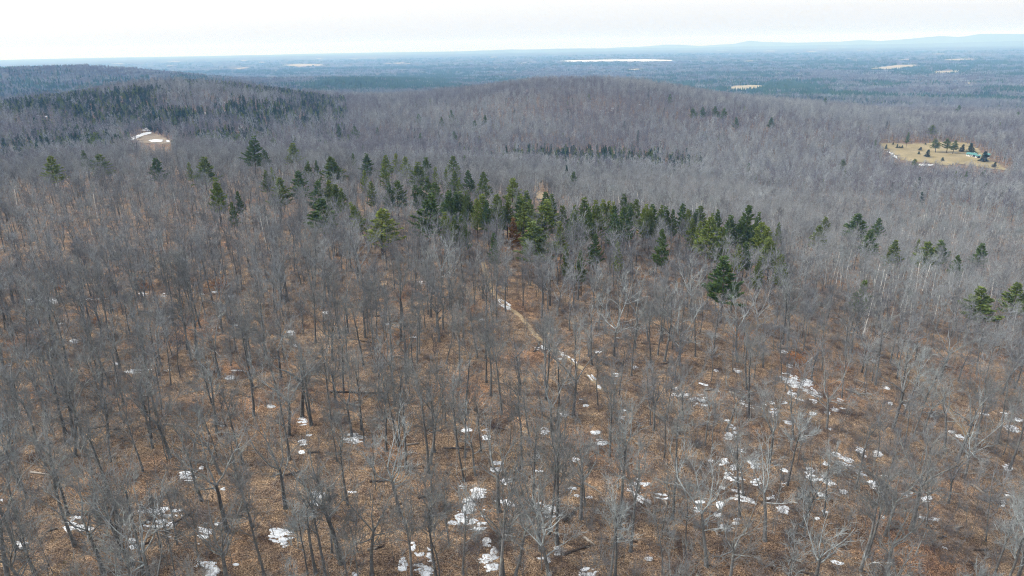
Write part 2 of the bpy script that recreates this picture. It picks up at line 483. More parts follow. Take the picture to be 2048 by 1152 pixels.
# small openings
OPEN_PX = [(1062, 387), (1085, 384), (1105, 392), (1098, 400), (1070, 399)]
OPEN = px_poly(OPEN_PX)
o = sheet_poly('clearing', OPEN, 2.0, .4, 'straw', 2, 12)
if o: tag(o, 'small orange-brown grassy opening behind the pine belt', kind='structure')
FAR_FIELDS = [
 [(1738, 139), (1760, 135), (1795, 131), (1832, 130), (1834, 133), (1800, 138), (1770, 140)],
 [(1440, 179), (1470, 173), (1500, 171), (1535, 173), (1520, 180), (1470, 182)],
 [(1855, 146), (1880, 143), (1920, 141), (1915, 146), (1880, 149)],
 [(1885, 120), (1920, 118), (1960, 118), (1950, 121), (1900, 122)],
 [(1790, 120), (1815, 119), (1825, 120.5), (1800, 121.5)],
 [(1905, 168), (1950, 167), (1965, 169), (1920, 170)],
 [(560, 131), (600, 128), (640, 129), (655, 131), (600, 134)],
 [(465, 138), (490, 135), (500, 136), (480, 139)],
 [(330, 132), (345, 131), (352, 132), (340, 133)],
 [(760, 128), (790, 126), (812, 125), (800, 128)],
 [(1255, 140), (1275, 138), (1285, 139.5), (1265, 142)],
 [(1485, 123), (1505, 121.5), (1515, 123), (1495, 124)],
 [(515, 125), (525, 124), (532, 125), (520, 126)],
 [(1035, 127), (1050, 126), (1055, 127), (1040, 128)],
]
_g = np.random.default_rng(77)
for _i in range(26):                                      # more slivers of open land out on the plain
    fx_, fy_ = _g.uniform(100, 2000), _g.uniform(0, 1); hy_ = 118 - fx_ * .0166; y_ = hy_ + 6 + 24 * fy_ ** 1.5; w_ = _g.uniform(5, 17); q_ = _g.uniform(.5, 1.2)
    if fx_ < 800 and y_ > hy_ + 16: continue
    FAR_FIELDS.append([(fx_ - w_, y_ + q_ * .4), (fx_ - w_ * .2, y_ - q_), (fx_ + w_, y_ - q_ * .8), (fx_ + w_ * .6, y_ + q_ * .6)])
FPOLY = []
for f in FAR_FIELDS:
    p = px_poly(f); FPOLY.append(p)
    span = max(np.ptp(p[:, 0]), np.ptp(p[:, 1])); st = max(span / 60, 8)
    o = sheet_poly('field', p, st, 4, 'far_field', span * .01, span * .1)
    if o: tag(o, 'pale tan farm field on the wooded plain', kind='structure')
LAKE_PX = [(1115, 122.5), (1150, 120.8), (1220, 120.0), (1300, 119.4), (1352, 120.6), (1340, 122.2), (1290, 123.4), (1240, 122.8), (1180, 123.6), (1135, 123.6)]
LK = px_poly(LAKE_PX)
zl = float(height(LK[:, 0], LK[:, 1]).max()) + 2
me = mesh_np('lake', np.concatenate([LK, np.full((len(LK), 1), zl)], 1), np.array([list(range(len(LK)))]), MAT['ice'])
tag(obj('lake', me), 'long white frozen lake far out on the plain', kind='structure')

# ------------------------------------------------------------------ tree meshes
class Build:
    def __init__(self): self.V = []; self.Q = []; self.T = []; self.n = 0
    def tube(self, P, R, k=6, cap=False):
        P = np.asarray(P, float); R = np.asarray(R, float); n = len(P)
        t = np.gradient(P, axis=0); t /= np.linalg.norm(t, axis=1)[:, None] + 1e-9
        up = np.array([0.0, 0, 1]); a = np.cross(t, up)
        bad = np.linalg.norm(a, axis=1) < .15
        a[bad] = np.cross(t[bad], np.array([1.0, 0, 0])); a /= np.linalg.norm(a, axis=1)[:, None]
        for i in range(1, n):
            v = a[i-1] - t[i] * (a[i-1] @ t[i]); a[i] = v / (np.linalg.norm(v) + 1e-9)
        b = np.cross(t, a); th = np.arange(k) * 2 * math.pi / k
        ring = P[:, None] + R[:, None, None] * (np.cos(th)[None, :, None] * a[:, None] + np.sin(th)[None, :, None] * b[:, None])
        self.V.append(ring.reshape(-1, 3))
        id_ = self.n + np.arange(n * k).reshape(n, k); nx_ = np.roll(id_, -1, 1)
        self.Q.append(np.stack([id_[:-1], nx_[:-1], nx_[1:], id_[1:]], -1).reshape(-1, 4)[:, ::-1])
        self.n += n * k
    def prisms(self, A, B, ra, rb, k=3):
        """many thin k-sided sticks from A to B"""
        A = np.asarray(A, float).reshape(-1, 3); B = np.asarray(B, float).reshape(-1, 3); m = len(A)
        if m == 0: return
        ra = np.broadcast_to(np.asarray(ra, float), (m,)); rb = np.broadcast_to(np.asarray(rb, float), (m,))
        t = B - A; t /= np.linalg.norm(t, axis=1)[:, None] + 1e-9
        ref = np.where(np.abs(t[:, 2:3]) > .9, np.array([[1.0, 0, 0]]), np.array([[0, 0, 1.0]]))
        a = np.cross(t, ref); a /= np.linalg.norm(a, axis=1)[:, None] + 1e-9; b = np.cross(t, a)
        th = np.arange(k) * 2 * math.pi / k
        o = np.cos(th)[None, :, None] * a[:, None] + np.sin(th)[None, :, None] * b[:, None]
        R0 = A[:, None] + ra[:, None, None] * o; R1 = B[:, None] + rb[:, None, None] * o
        self.V.append(np.concatenate([R0, R1], 1).reshape(-1, 3))
        base = self.n + np.arange(m)[:, None] * 2 * k
        i = np.arange(k); j = (i + 1) % k
        q = np.stack([base + i, base + j, base + k + j, base + k + i], -1).reshape(-1, 4)
        self.Q.append(q); self.n += 2 * k * m
    def blades(self, C, D, L, W, rng):
        """leaf-like diamond blades at C along D"""
        C = np.asarray(C); D = np.asarray(D); m = len(C)
        D = D / (np.linalg.norm(D, axis=1)[:, None] + 1e-9)
        s = np.cross(D, rng.normal(size=(m, 3))); s /= np.linalg.norm(s, axis=1)[:, None] + 1e-9
        L = np.broadcast_to(L, (m,))[:, None]; W = np.broadcast_to(W, (m,))[:, None]
        p = np.stack([C, C + D * L * .45 + s * W * .5, C + D * L, C + D * L * .45 - s * W * .5], 1)
        self.V.append(p.reshape(-1, 3)); id_ = self.n + np.arange(m * 4).reshape(m, 4)
        self.Q.append(id_); self.n += 4 * m
    def mesh(self, name, mat, smooth=False):
        return mesh_np(name, np.concatenate(self.V), [np.concatenate(self.Q)] + ([np.concatenate(self.T)] if self.T else []), mat, smooth)

def unit(v): return v / (np.linalg.norm(v) + 1e-9)
def wander(p, d, L, n, rng, up=.15, wob=.18):
    P = [np.array(p, float)]; d = unit(np.array(d, float))
    for i in range(n):
        d = unit(d + rng.normal(size=3) * wob + np.array([0, 0, up]))
        P.append(P[-1] + d * L / n)
    return np.array(P)
def along(P, f):
    i = min(int(f * (len(P) - 1)), len(P) - 2); w = f * (len(P) - 1) - i
    return P[i] * (1 - w) + P[i+1] * w, unit(P[i+1] - P[i])
def side_dir(d, rng, ang):
    s = unit(np.cross(d, rng.normal(size=3))); return unit(d * math.cos(ang) + s * math.sin(ang))

def bare_tree(seed, kind, lod=0):
    """returns (trunk Build, crown Build, height). kind: oak (forked, spreading), ash (tall, straight), pole"""
    rng = np.random.default_rng(seed)
    T, Cw = Build(), Build()
    H = {'oak': 17.5, 'ash': 18.5, 'pole': 12.5}[kind] * rng.uniform(.92, 1.08)
    r0 = {'oak': .33, 'ash': .25, 'pole': .12}[kind] * rng.uniform(.85, 1.15)
    fork = {'oak': rng.uniform(.40, .55), 'ash': rng.uniform(.70, .82), 'pole': .8}[kind]
    n = 9
    wob = {'oak': .05, 'ash': .035, 'pole': .05}[kind]
    TP = wander((0, 0, -.6), (rng.normal() * .03, rng.normal() * .03, 1), H * fork + .6, n, rng, .10, wob)
    f = np.linspace(0, 1, n + 1)
    TR = r0 * (1 - .45 * f); TR[0] *= 1.7; TR[1] *= 1.12
    T.tube(TP, TR, 8 if lod == 0 else 5)
    limbs = []
    top, td = TP[-1], unit(TP[-1] - TP[-2])
    rt = TR[-1]
    if kind == 'oak':
        k = rng.integers(3, 5); a0 = rng.uniform(0, 6.28)
        for i in range(k):
            a = a0 + i * 6.283 / k + rng.normal() * .3; sp = rng.uniform(.35, .8)
            d = unit(np.array([math.cos(a) * sp, math.sin(a) * sp, 1.0]))
            limbs.append((top - td * .15, d, H * (1 - fork) * rng.uniform(.85, 1.05) / max(d[2], .6), rt * rng.uniform(.6, .8), .10))
        for i in range(rng.integers(2, 5)):       # lower heavy side limbs
            fr = rng.uniform(.62, .97); p, d0 = along(TP, fr); a = rng.uniform(0, 6.28)
            d = unit(np.array([math.cos(a), math.sin(a), rng.uniform(.15, .7)]))
            limbs.append((p, d, rng.uniform(3.5, 6.5), r0 * rng.uniform(.28, .42), .08))
    elif kind == 'ash':
        k = rng.integers(2, 4); a0 = rng.uniform(0, 6.28)
        for i in range(k):
            a = a0 + i * 6.283 / k; sp = rng.uniform(.15, .4)
            limbs.append((top - td * .1, unit(np.array([math.cos(a) * sp, math.sin(a) * sp, 1.0])), H * (1 - fork) * 1.05, rt * .7, .12))
        for i in range(rng.integers(8, 11)):
            fr = rng.uniform(.52, 1.0); p, d0 = along(TP, fr); a = rng.uniform(0, 6.28)
            d = unit(np.array([math.cos(a), math.sin(a), rng.uniform(.5, 1.3)]))
            limbs.append((p, d, rng.uniform(2.6, 5.2) * (1.25 - .45 * fr), r0 * rng.uniform(.2, .32), .10))
    else:
        limbs.append((top, td, H * .2, rt * .8, .1))
        for i in range(9):
            fr = rng.uniform(.45, 1.0); p, d0 = along(TP, fr); a = rng.uniform(0, 6.28)
            limbs.append((p, unit(np.array([math.cos(a), math.sin(a), rng.uniform(.4, 1.2)])), rng.uniform(1.6, 3.0), r0 * .3, .1))
    A, B, RA, RB = [], [], [], []
    nb, nt_, ntl = {0: (6, 6, 1), 1: (6, 5, 0), 2: (4, 2, 0)}[lod]
    rtw = {0: .027, 1: .032, 2: .075}[lod]
    for (p, d, L, r, up) in limbs:
        nseg = 6 if lod == 0 else 4
        LP = wander(p, d, L, nseg, rng, up, .17)
        LR = np.linspace(r, max(r * .18, .02), nseg + 1)
        if lod < 2: Cw.tube(LP, LR, 6 if lod == 0 else 4)
        else: Cw.tube(LP, LR * 1.3, 3)
        for b in range(max(int(nb * min(1.3, L / 4.5) + rng.uniform(0, 1)), 2)):
            fr = rng.uniform(.18, 1.0) if b else 1.0
            q, dd = along(LP, fr); bl = L * rng.uniform(.28, .5) * (1.15 - .5 * fr) + .7
            bd = side_dir(dd, rng, rng.uniform(.5, 1.0)); bd = unit(bd + np.array([0, 0, .18]))
            BP = wander(q, bd, bl, 4 if lod == 0 else 3, rng, .08, .20)
            rb = max(r * .34 * (1.1 - .5 * fr), .028)
            if lod == 0: Cw.tube(BP, np.linspace(rb, .014, len(BP)), 4)
            else:
                k_ = len(BP) - 1; rr = np.linspace(rb, .02, k_ + 1) * (1.2 if lod == 1 else 2.0)
                for i in range(k_): A.append(BP[i]); B.append(BP[i+1]); RA.append(rr[i]); RB.append(rr[i+1])
            for t in range(nt_):
                ft = rng.uniform(.15, 1.0); w0, wd = along(BP, ft)
                tl = rng.uniform(.7, 1.5) * (1.15 if lod else 1)
                d1 = unit(side_dir(wd, rng, rng.uniform(.35, .9)) + np.array([0, 0, .15]))
                w1 = w0 + d1 * tl * .55
                d2 = unit(d1 + rng.normal(size=3) * .3 + np.array([0, 0, .15])); w2 = w1 + d2 * tl * .6
                if lod == 0:
                    A += [w0, w1]; B += [w1, w2]; RA += [rtw, rtw * .8]; RB += [rtw * .8, rtw * .35]
                    for j in range(ntl):
                        s0 = w0 + (w1 - w0) * rng.uniform(.3, 1) if j else w1
                        s1 = s0 + unit(side_dir(d2, rng, rng.uniform(.4, .9))) * rng.uniform(.35, .75)
                        A.append(s0); B.append(s1); RA.append(rtw * .65); RB.append(rtw * .3)
                else:
                    A.append(w0); B.append(w2); RA.append(rtw); RB.append(rtw * .5)
    Cw.prisms(A, B, RA, RB)
    T.fork = (int(k) if kind != 'pole' else 1); T.side = len(limbs) - T.fork
    return T, Cw, H

def pine(seed, lod=0, kind='pine'):
    """trunk, crown of a white pine 20 m tall (spruce: narrow and dark)"""
    rng = np.random.default_rng(seed)
    T, Cw = Build(), Build(); H = 20.0
    TP = wander((0, 0, -.6), (0, 0, 1), H * .985 + .6, 8, rng, .1, .025)
    TR = np.linspace(.30, .03, 9); TR[0] *= 1.4
    T.tube(TP, TR, 7 if lod == 0 else 4)
    z = H * (.30 if kind == 'pine' else .1); A, B, RA, RB = [], [], [], []
    C, D, L_ = [], [], []
    lop = rng.uniform(0, 6.28)
    while z < H * .985:
        f = (z - H * .3) / (H * .7) if kind == 'pine' else (z - H * .1) / (H * .9)
        if kind == 'pine':
            prof = (1 - f) ** .95 * (.5 + .5 * min(1, f * 4 + .4)) * 4.5 + .25
            nb = rng.integers(4, 6)
        else:
            prof = (1 - f) * 2.6 + .15; nb = 5
        if lod: nb = 4
        a0 = rng.uniform(0, 6.28)
        for i in range(nb):
            a = a0 + i * 6.283 / nb + rng.normal() * .25
            L = prof * rng.uniform(.5, 1.25) * (1 + .15 * math.cos(a - lop))
            if L > 1 and rng.uniform() < .08: continue
            p, _ = along(TP, min((z + .6) / (H * .985 + .6), .999))
            el = rng.uniform(-.05, .3) + .5 * max(f - .5, 0) if kind == 'pine' else rng.uniform(-.25, .05) + .4 * f
            d = np.array([math.cos(a), math.sin(a), el])
            LP = wander(p, d, L, 4, rng, .10 if kind == 'pine' else .03, .09)
            for j in range(4): A.append(LP[j]); B.append(LP[j+1]); RA.append(.055 - .01 * j); RB.append(.045 - .01 * j)
            m = max(int(L * (11 if lod == 0 else 4)), 5 if lod == 0 else 3)
            for j in range(m):
                fr = rng.uniform(.22, 1.0) ** .8; q, dd = along(LP, fr)
                lat = unit(np.cross(dd, [0, 0, 1])) * rng.choice([-1, 1])
                bl = (L * .30 * (1.15 - fr) + .28) * rng.uniform(.5, 1.2)
                sd_ = unit(dd * rng.uniform(.4, 1.2) + lat * rng.uniform(.3, 1.0) + np.array([0, 0, rng.uniform(0, .35)]))
                for kx in range(3 if lod == 0 else 2):
                    C.append(q + sd_ * bl * kx * .4); D.append(sd_ + rng.normal(size=3) * .32 + np.array([0, 0, .22])); L_.append(rng.uniform(.42, .72) if lod == 0 else rng.uniform(.9, 1.4))
        z += rng.uniform(.5, .85) if lod == 0 else rng.uniform(.9, 1.3)
    Cw.prisms(A, B, RA, RB)
    L_ = np.array(L_)
    Cw.blades(np.array(C), np.array(D), L_, L_ * .34, rng)
    Cw.blades(np.array(C), np.array(D) + rng.normal(size=(len(C), 3)) * .35, L_ * .9, L_ * .34, rng)
    return T, Cw

def sapling(seed, H):
    rng = np.random.default_rng(seed); S, Tw = Build(), Build()
    SP = wander((0, 0, -.3), (rng.normal() * .08, rng.normal() * .08, 1), H, 6, rng, .08, .07)
    S.tube(SP, np.linspace(.05, .012, 7), 4)
    A, B, RA, RB = [], [], [], []
    for i in range(int(H * 5)):
        p, d = along(SP, rng.uniform(.25, 1)); s = unit(side_dir(d, rng, rng.uniform(.5, 1.1)) + [0, 0, .2]); l = rng.uniform(.5, 1.4)
        q = p + s * l; A.append(p); B.append(q); RA.append(.016); RB.append(.008)
        for j in range(3):
            w = p + s * l * rng.uniform(.3, 1); e = w + unit(side_dir(s, rng, .7)) * rng.uniform(.25, .6)
            A.append(w); B.append(e); RA.append(.010); RB.append(.005)
    Tw.prisms(A, B, RA, RB)
    return S, Tw

def shrub(seed, r=.014, n=26, H=2.0):
    rng = np.random.default_rng(seed); S = Build(); A, B, RA, RB = [], [], [], []
    for i in range(n):
        p = np.array([rng.normal() * .35, rng.normal() * .35, -.1]); d = unit(np.array([rng.normal() * .35, rng.normal() * .35, 1]))
        h = H * rng.uniform(.5, 1.1); m = p + d * h * .55; t = m + unit(d + rng.normal(size=3) * .25) * h * .5
        A += [p, m]; B += [m, t]; RA += [r, r * .8]; RB += [r * .8, r * .4]
        for j in range(4):
            w = p + (m - p) * rng.uniform(.4, 1.0); e = w + unit(d + rng.normal(size=3) * .6) * rng.uniform(.3, .8)
            A.append(w); B.append(e); RA.append(r * .6); RB.append(r * .3)
    S.prisms(A, B, RA, RB); return S

# prototypes: near trees as two meshes (trunk, crown)
NEAR = []
for s, k in [(11, 'oak'), (12, 'oak'), (13, 'oak'), (14, 'oak'), (15, 'oak'), (16, 'oak'), (17, 'oak'), (18, 'oak'), (21, 'ash'), (22, 'ash'), (23, 'ash'), (24, 'ash'), (25, 'ash'), (26, 'ash'), (31, 'pole'), (32, 'pole'), (33, 'pole'), (34, 'pole')]:
    t, c, H = bare_tree(s, k, 0)
    cm = c.mesh('crown', MAT['twig'])
    tm_ = t.mesh('trunk', MAT['bark'], True); tm_['fork'] = t.fork; tm_['side'] = t.side
    NEAR.append((k, tm_, cm, H))
# limbs lighter than the twigs: use second material on the thick wood (tubes come first in the mesh)
for k, tm, cm, H in NEAR:
    cm.materials.append(MAT['limb'])
    n = len(cm.polygons); mi = np.zeros(n, np.int32)
    area = np.empty(n, np.float32); cm.polygons.foreach_get('area', area)
    mi[area > .011] = 1
    cm.polygons.foreach_set('material_index', mi)

PALE = {}
for i_, (k, tm, cm, H) in enumerate(NEAR):             # lichen-pale crowns; the right-hand slope's brighter light is painted in too
    c2 = cm.copy(); c2.materials.clear(); c2.materials.append(MAT['twig_pale']); c2.materials.append(MAT['limb_pale']); PALE[i_] = c2
def merged(name, builds_mats):
    """one mesh out of several builds with their own materials"""
    Vs, Qs, mats, mi, n = [], [], [], [], 0
    for b, m in builds_mats:
        V = np.concatenate(b.V); Q = np.concatenate(b.Q)
        Vs.append(V); Qs.append(Q + n); n += len(V)
        if m not in mats: mats.append(m)
        mi.append(np.full(len(Q), mats.index(m), np.int32))
    me = mesh_np(name, np.concatenate(Vs), np.concatenate(Qs))
    for m in mats: me.materials.append(m)
    me.polygons.foreach_set('material_index', np.concatenate(mi))
    return me

def proto_collection(name, meshes):
    c = bpy.data.collections.new(name)
    for i, me in enumerate(meshes):
        o = bpy.data.objects.new(f'{name}_{i:02d}', me); c.objects.link(o)
    return c

mid = []
for i, (s, k) in enumerate([(41, 'oak'), (42, 'oak'), (43, 'oak'), (44, 'ash'), (45, 'ash'), (46, 'ash'), (47, 'pole')]):
    t, c, H = bare_tree(s, k, 1); mid.append(merged('bare_tree', [(t, MAT['bark']), (c, MAT['twig'])]))
t, c, H = bare_tree(48, 'ash', 1); mid.append(merged('bare_tree', [(t, MAT['birch']), (c, MAT['twig_pale'])]))
t, c, H = bare_tree(49, 'oak', 1); mid.append(merged('bare_tree', [(t, MAT['bark']), (c, MAT['twig_pale_far'])]))
MIDC = proto_collection('wood_tree', mid)                 # 0-2 oak, 3-5 ash, 6 pole, 7 pale birch
far = []
for i, (s, k) in enumerate([(51, 'oak'), (52, 'oak'), (53, 'ash'), (54, 'ash')]):
    t, c, H = bare_tree(s, k, 2); far.append(merged('bare_tree', [(t, MAT['twig_far']), (c, MAT['twig_far'])]))
t, c, H = bare_tree(55, 'ash', 2); far.append(merged('bare_tree', [(t, MAT['twig_pale_far']), (c, MAT['twig_pale_far'])]))
for s in (61, 62):
    t, c = pine(s, 1, 'spruce'); far.append(merged('spruce', [(t, MAT['pine_bark']), (c, MAT['needle_dark'])]))
t, c = pine(63, 1, 'pine'); far.append(merged('pine', [(t, MAT['pine_bark']), (c, MAT['needle'])]))
FARC = proto_collection('hill_tree', far)                 # 0-3 bare, 4 pale, 5-6 spruce, 7 pine
SAPL = [sapling(70 + i, h) for i, h in enumerate((4.0, 5.5, 7.0, 8.5))]
SAPM = [(s.mesh('stem', MAT['bark']), t.mesh('twigs', MAT['twig'])) for s, t in SAPL]
SHRC = proto_collection('underbrush_stem', [merged('sapling', [(s, MAT['bark']), (t, MAT['twig'])]) for s, t in SAPL] + [shrub(81).mesh('shrub', MAT['brush']), shrub(82, .012, 18, 1.5).mesh('shrub', MAT['brush']), shrub(83, .013, 30, 2.6).mesh('shrub', MAT['twig'])])
PINES = []
for s in (91, 92, 93, 94, 95):
    t, c = pine(s, 0); PINES.append((t.mesh('trunk', MAT['pine_bark'], True), c.mesh('crown', MAT['needle'])))
MAT['needle_d'] = needle_material('dark_pine_needles', (.075, .13, .045), (.088, .145, .047), (.105, .16, .05))
MAT['needle_y'] = needle_material('yellow_pine_needles', (.155, .215, .05), (.17, .23, .052), (.19, .245, .055))
PCOL = {}
for i_, (t_, c_) in enumerate(PINES):
    for key, mt in (('dark green', 'needle_d'), ('green', 'needle'), ('yellow-green', 'needle_y')):
        if mt == 'needle': PCOL[i_, key] = c_; continue
        c2 = c_.copy(); c2.materials.clear(); c2.materials.append(MAT[mt]); PCOL[i_, key] = c2
dead_crown = PINES[1][1].copy(); dead_crown.materials.clear(); dead_crown.materials.append(MAT['needle_dead'])
SPR = []
for s in (96, 97):
    t, c = pine(s, 0, 'spruce'); SPR.append((t.mesh('trunk', MAT['pine_bark'], True), c.mesh('crown', MAT['needle_dark'])))

# ------------------------------------------------------------------ geometry-node scatter for what nobody could count
def scatter(name, P, rot, scl, idx_, coll, label, cat, group=None):
    me = bpy.data.meshes.new(name)
    me.vertices.add(len(P)); me.vertices.foreach_set('co', np.asarray(P, np.float32).ravel())
    a = me.attributes.new('rot', 'FLOAT_VECTOR', 'POINT'); a.data.foreach_set('vector', np.asarray(rot, np.float32).ravel())
    a = me.attributes.new('scl', 'FLOAT_VECTOR', 'POINT'); a.data.foreach_set('vector', np.asarray(scl, np.float32).ravel())
    a = me.attributes.new('pick', 'INT', 'POINT'); a.data.foreach_set('value', np.asarray(idx_, np.int32))
    o = obj(name, me)
    ng = bpy.data.node_groups.new(name + '_nodes', 'GeometryNodeTree')
    ng.interface.new_socket('Geometry', in_out='INPUT', socket_type='NodeSocketGeometry')
    ng.interface.new_socket('Geometry', in_out='OUTPUT', socket_type='NodeSocketGeometry')
    N, L = ng.nodes, ng.links
    gi, go = N.new('NodeGroupInput'), N.new('NodeGroupOutput')
    ci = N.new('GeometryNodeCollectionInfo'); ci.inputs['Collection'].default_value = coll
    ci.inputs['Separate Children'].default_value = True; ci.inputs['Reset Children'].default_value = True
    ip = N.new('GeometryNodeInstanceOnPoints'); ip.inputs['Pick Instance'].default_value = True
    def attr(nm, t):
        n = N.new('GeometryNodeInputNamedAttribute'); n.data_type = t; n.inputs['Name'].default_value = nm; return n.outputs['Attribute']
    L.new(gi.outputs[0], ip.inputs['Points']); L.new(ci.outputs[0], ip.inputs['Instance'])
    L.new(attr('pick', 'INT'), ip.inputs['Instance Index'])
    e2r = N.new('FunctionNodeEulerToRotation'); L.new(attr('rot', 'FLOAT_VECTOR'), e2r.inputs[0])
    L.new(e2r.outputs[0], ip.inputs['Rotation']); L.new(attr('scl', 'FLOAT_VECTOR'), ip.inputs['Scale'])
    L.new(ip.outputs[0], go.inputs[0])
    md = o.modifiers.new('scatter', 'NODES'); md.node_group = ng
    tag(o, label, cat, group, 'stuff')
    return o

TREES, SAPS, SNOWS, LOGAT, PILEAT, BEECHAT, PINEOBJ = [], [], [], [], [], [], []
# ------------------------------------------------------------------ pines: each one a thing
Z1 = (0, 60); Z2 = (650, 60); Z5 = (650, 400); Z6 = (1348, 400); Z3 = (1348, 40)
PBELT = ('white_pine', 'dark green white pine standing above the bare hardwoods in the pine belt', 'white pines of the belt across the wood')
PLIST = [
 (Z1, PBELT, [(275,725,830,75),(480,695,760,40),(555,715,790,80),(897,735,815,65),(1165,730,850,90),(1230,855,1000,75),(1330,990,1030,40),(1440,610,720,75),(1680,650,740,65),(1525,690,750,50),(1310,585,635,45),(1372,600,650,45),(1565,620,670,40),(1592,850,950,90),(1705,810,910,80),(1910,730,845,85),(1525,805,870,45),(1570,790,830,30),(1760,755,805,45),(1820,750,800,25),(1815,870,960,80),(1885,865,960,55),(1930,895,970,60),(1845,970,1090,120),(540,590,645,40),(1370,930,970,20),(1080,760,800,30)]),
 (Z2, PBELT, [(45,740,840,80),(235,710,810,60),(345,720,800,60),(400,710,790,40),(465,730,810,55),(350,785,850,55),(520,765,870,90),(585,730,810,60),(635,790,840,35),(735,725,820,60),(800,720,755,30),(830,810,900,60),(742,815,905,50),(765,850,910,35),(905,820,930,65),(690,800,850,35),(1080,850,960,75),(270,870,940,45),(230,810,860,40),(410,865,960,75),(365,880,960,50),(532,895,950,60),(600,850,920,55),(640,880,960,70),(1430,815,860,40),(700,925,1020,75),(780,930,1030,90),(830,925,1040,60),(910,945,1060,80),(985,950,1070,80),(1045,970,1070,60),(1165,925,1000,60),(1140,960,1060,70),(1275,930,1010,65),(1240,980,1110,130),(705,1050,1145,70),(770,1070,1150,60),(1380,1010,1100,70),(1430,1050,1140,70),(1500,965,1090,80),(1565,985,1130,70),(1605,980,1060,60),(1640,985,1060,50),(1665,1010,1100,60),(1725,1020,1150,80),(1735,945,1010,50),(1790,975,1050,60),(1840,1000,1110,60),(1890,1000,1110,60),(1925,1010,1100,55),(1975,1020,1100,60),(15,870,960,40),(55,890,970,60),(10,1010,1080,45)]),
 (Z2, ('white_pine', 'broadest tall dark pine with wide layered boughs in the middle of the pine belt', None), [(570,945,1140,150)]),
 (Z2, ('white_pine', 'dark pine with wide drooping boughs behind which a yellow-green pine leans', None), [(310,1030,1150,130)]),
 (Z2, ('white_pine', 'yellow-green pine leaning left over a darker pine', None), [(220,980,1075,60)]),
 (Z2, ('dead_pine', 'dead pine with rusty orange-brown needles among grey crowns', None), [(1080,1085,1150,60)]),
 (Z5, PBELT, [(1355,120,220,60),(1555,200,270,60),(1395,265,310,45),(1690,240,285,25),(1950,170,300,60),(1480,290,340,50),(970,190,250,40)]),
 (Z5, ('white_pine', 'bushy bright green pine with rounded full crown at the front of the belt', None), [(1240,125,275,160)]),
 (Z6, PBELT, [(45,20,130,55),(95,60,120,35),(160,35,110,65),(120,110,210,60),(200,100,270,110),(255,55,150,55),(325,85,200,75),(425,30,220,80),(505,130,245,90),(415,240,300,70),(570,215,310,90),(630,315,390,60),(485,330,400,50)]),
 (Z6, ('white_pine', 'lone large dark pine with bare lower trunk standing before the pine belt', None), [(300,325,530,140)]),
 (Z6, ('white_pine', 'scattered green pine rising from pale grey hardwoods right of the pine belt', 'scattered pines right of the belt'), [(610,130,165,30),(875,95,145,60),(850,145,205,60),(1075,80,185,100),(1180,105,165,50),(1135,170,250,75),(1275,230,300,65),(1475,245,330,90),(1560,230,300,70),(1410,230,270,30),(1775,250,320,60),(1645,320,360,50),(1090,465,525,65),(1805,510,600,130),(1985,475,570,100)]),
 (Z2, ('white_pine', 'small dark conifer scattered on the bare purple hillside', 'scattered conifers on the round hill'), [(730,460,520,25),(672,500,535,20),(858,520,550,25),(920,490,525,25),(540,485,515,30),(740,585,630,30),(548,595,630,25),(75,540,605,25),(170,555,610,40),(300,560,580,15),(1988,370,405,20),(217,665,690,15),(160,710,750,25)]),
 (Z2, ('spruce_tree', 'pointed dark spruce rising from the birches behind the pine belt', None), [(1400,775,830,35)]),
 (Z3, ('white_pine', 'small dark conifer scattered on the bare purple hillside', 'scattered conifers on the round hill'), [(563,560,605,30),(362,560,610,25),(285,505,555,30),(240,495,545,30),(168,500,545,30),(115,505,550,30),(876,450,475,35),(432,825,855,25),(1648,490,530,20),(1985,530,560,25)]),
 (Z3, ('white_pine', 'conifer rising from pale hardwoods around the tan clearing', 'conifers in the wood round the clearing'), [(1498,605,635,40),(978,805,840,40),(1352,645,690,15),(1780,865,900,30),(1630,870,905,15),(1660,880,905,20),(1690,870,905,15),(1385,800,835,35),(1162,690,730,15)]),
]
FIELDP = [(Z3, 'white_pine', 'large spreading dark pine standing on the tan clearing', 'big pines on the clearing', [(1505,700,765,50),(1570,700,765,50),(1605,710,772,42)]),
          (Z3, 'spruce_tree', 'cone-shaped conifer standing close to the green-roofed house', 'conifers by the house', [(1655,725,760,25),(1715,722,768,35),(1780,770,818,36)]),
          (Z3, 'young_conifer', 'small young conifer dotted on the tan clearing', 'young conifers on the clearing', [(1455,755,790,26),(1285,720,740,13),(1310,725,740,12),(1415,735,752,16),(1410,760,775,13),(1260,708,719,10),(1450,710,719,9),(1842,825,850,20),(1220,722,746,13),(1545,795,812,15),(1300,727,740,9)])]
rng = np.random.default_rng(106)
for z0_, d_, L_p in PLIST[:]:                            # the belt is a close mass: its smaller trees stand between the big ones
    if d_ is PBELT and z0_ in (Z2, Z6):
        extra = [(a + rng.choice([-1, 1]) * w_ * rng.uniform(.45, .8), t_ + (b_ - t_) * rng.uniform(.05, .35), b_ + (b_ - t_) * .1, w_ * rng.uniform(.6, .9))
                 for a, t_, b_, w_ in L_p if w_ >= 55 and ((z0_ == Z2 and t_ > 880) or (z0_ == Z6 and a < 560 and t_ < 320))]
        PLIST.append((z0_, PBELT, extra))
PINE_AT = []; PINE_BOX = []
def plant(nm, lb, gr, loc, tm, cm, sx, sz, rz, lean=0):
    e = bpy.data.objects.new(nm, None); COL.objects.link(e); e.location = loc; e.rotation_euler = (0, lean, 0) if lean else (0, 0, rz); e.scale = (sx, sx, sz)
    PINE_AT.append((loc[0], loc[1], 3.6 * sx + 1.2)); tag(e, lb, 'tree', gr); obj('trunk', tm, e); obj('crown', cm, e); PINEOBJ.append((e, sx, sz, lb, gr, cm)); return e
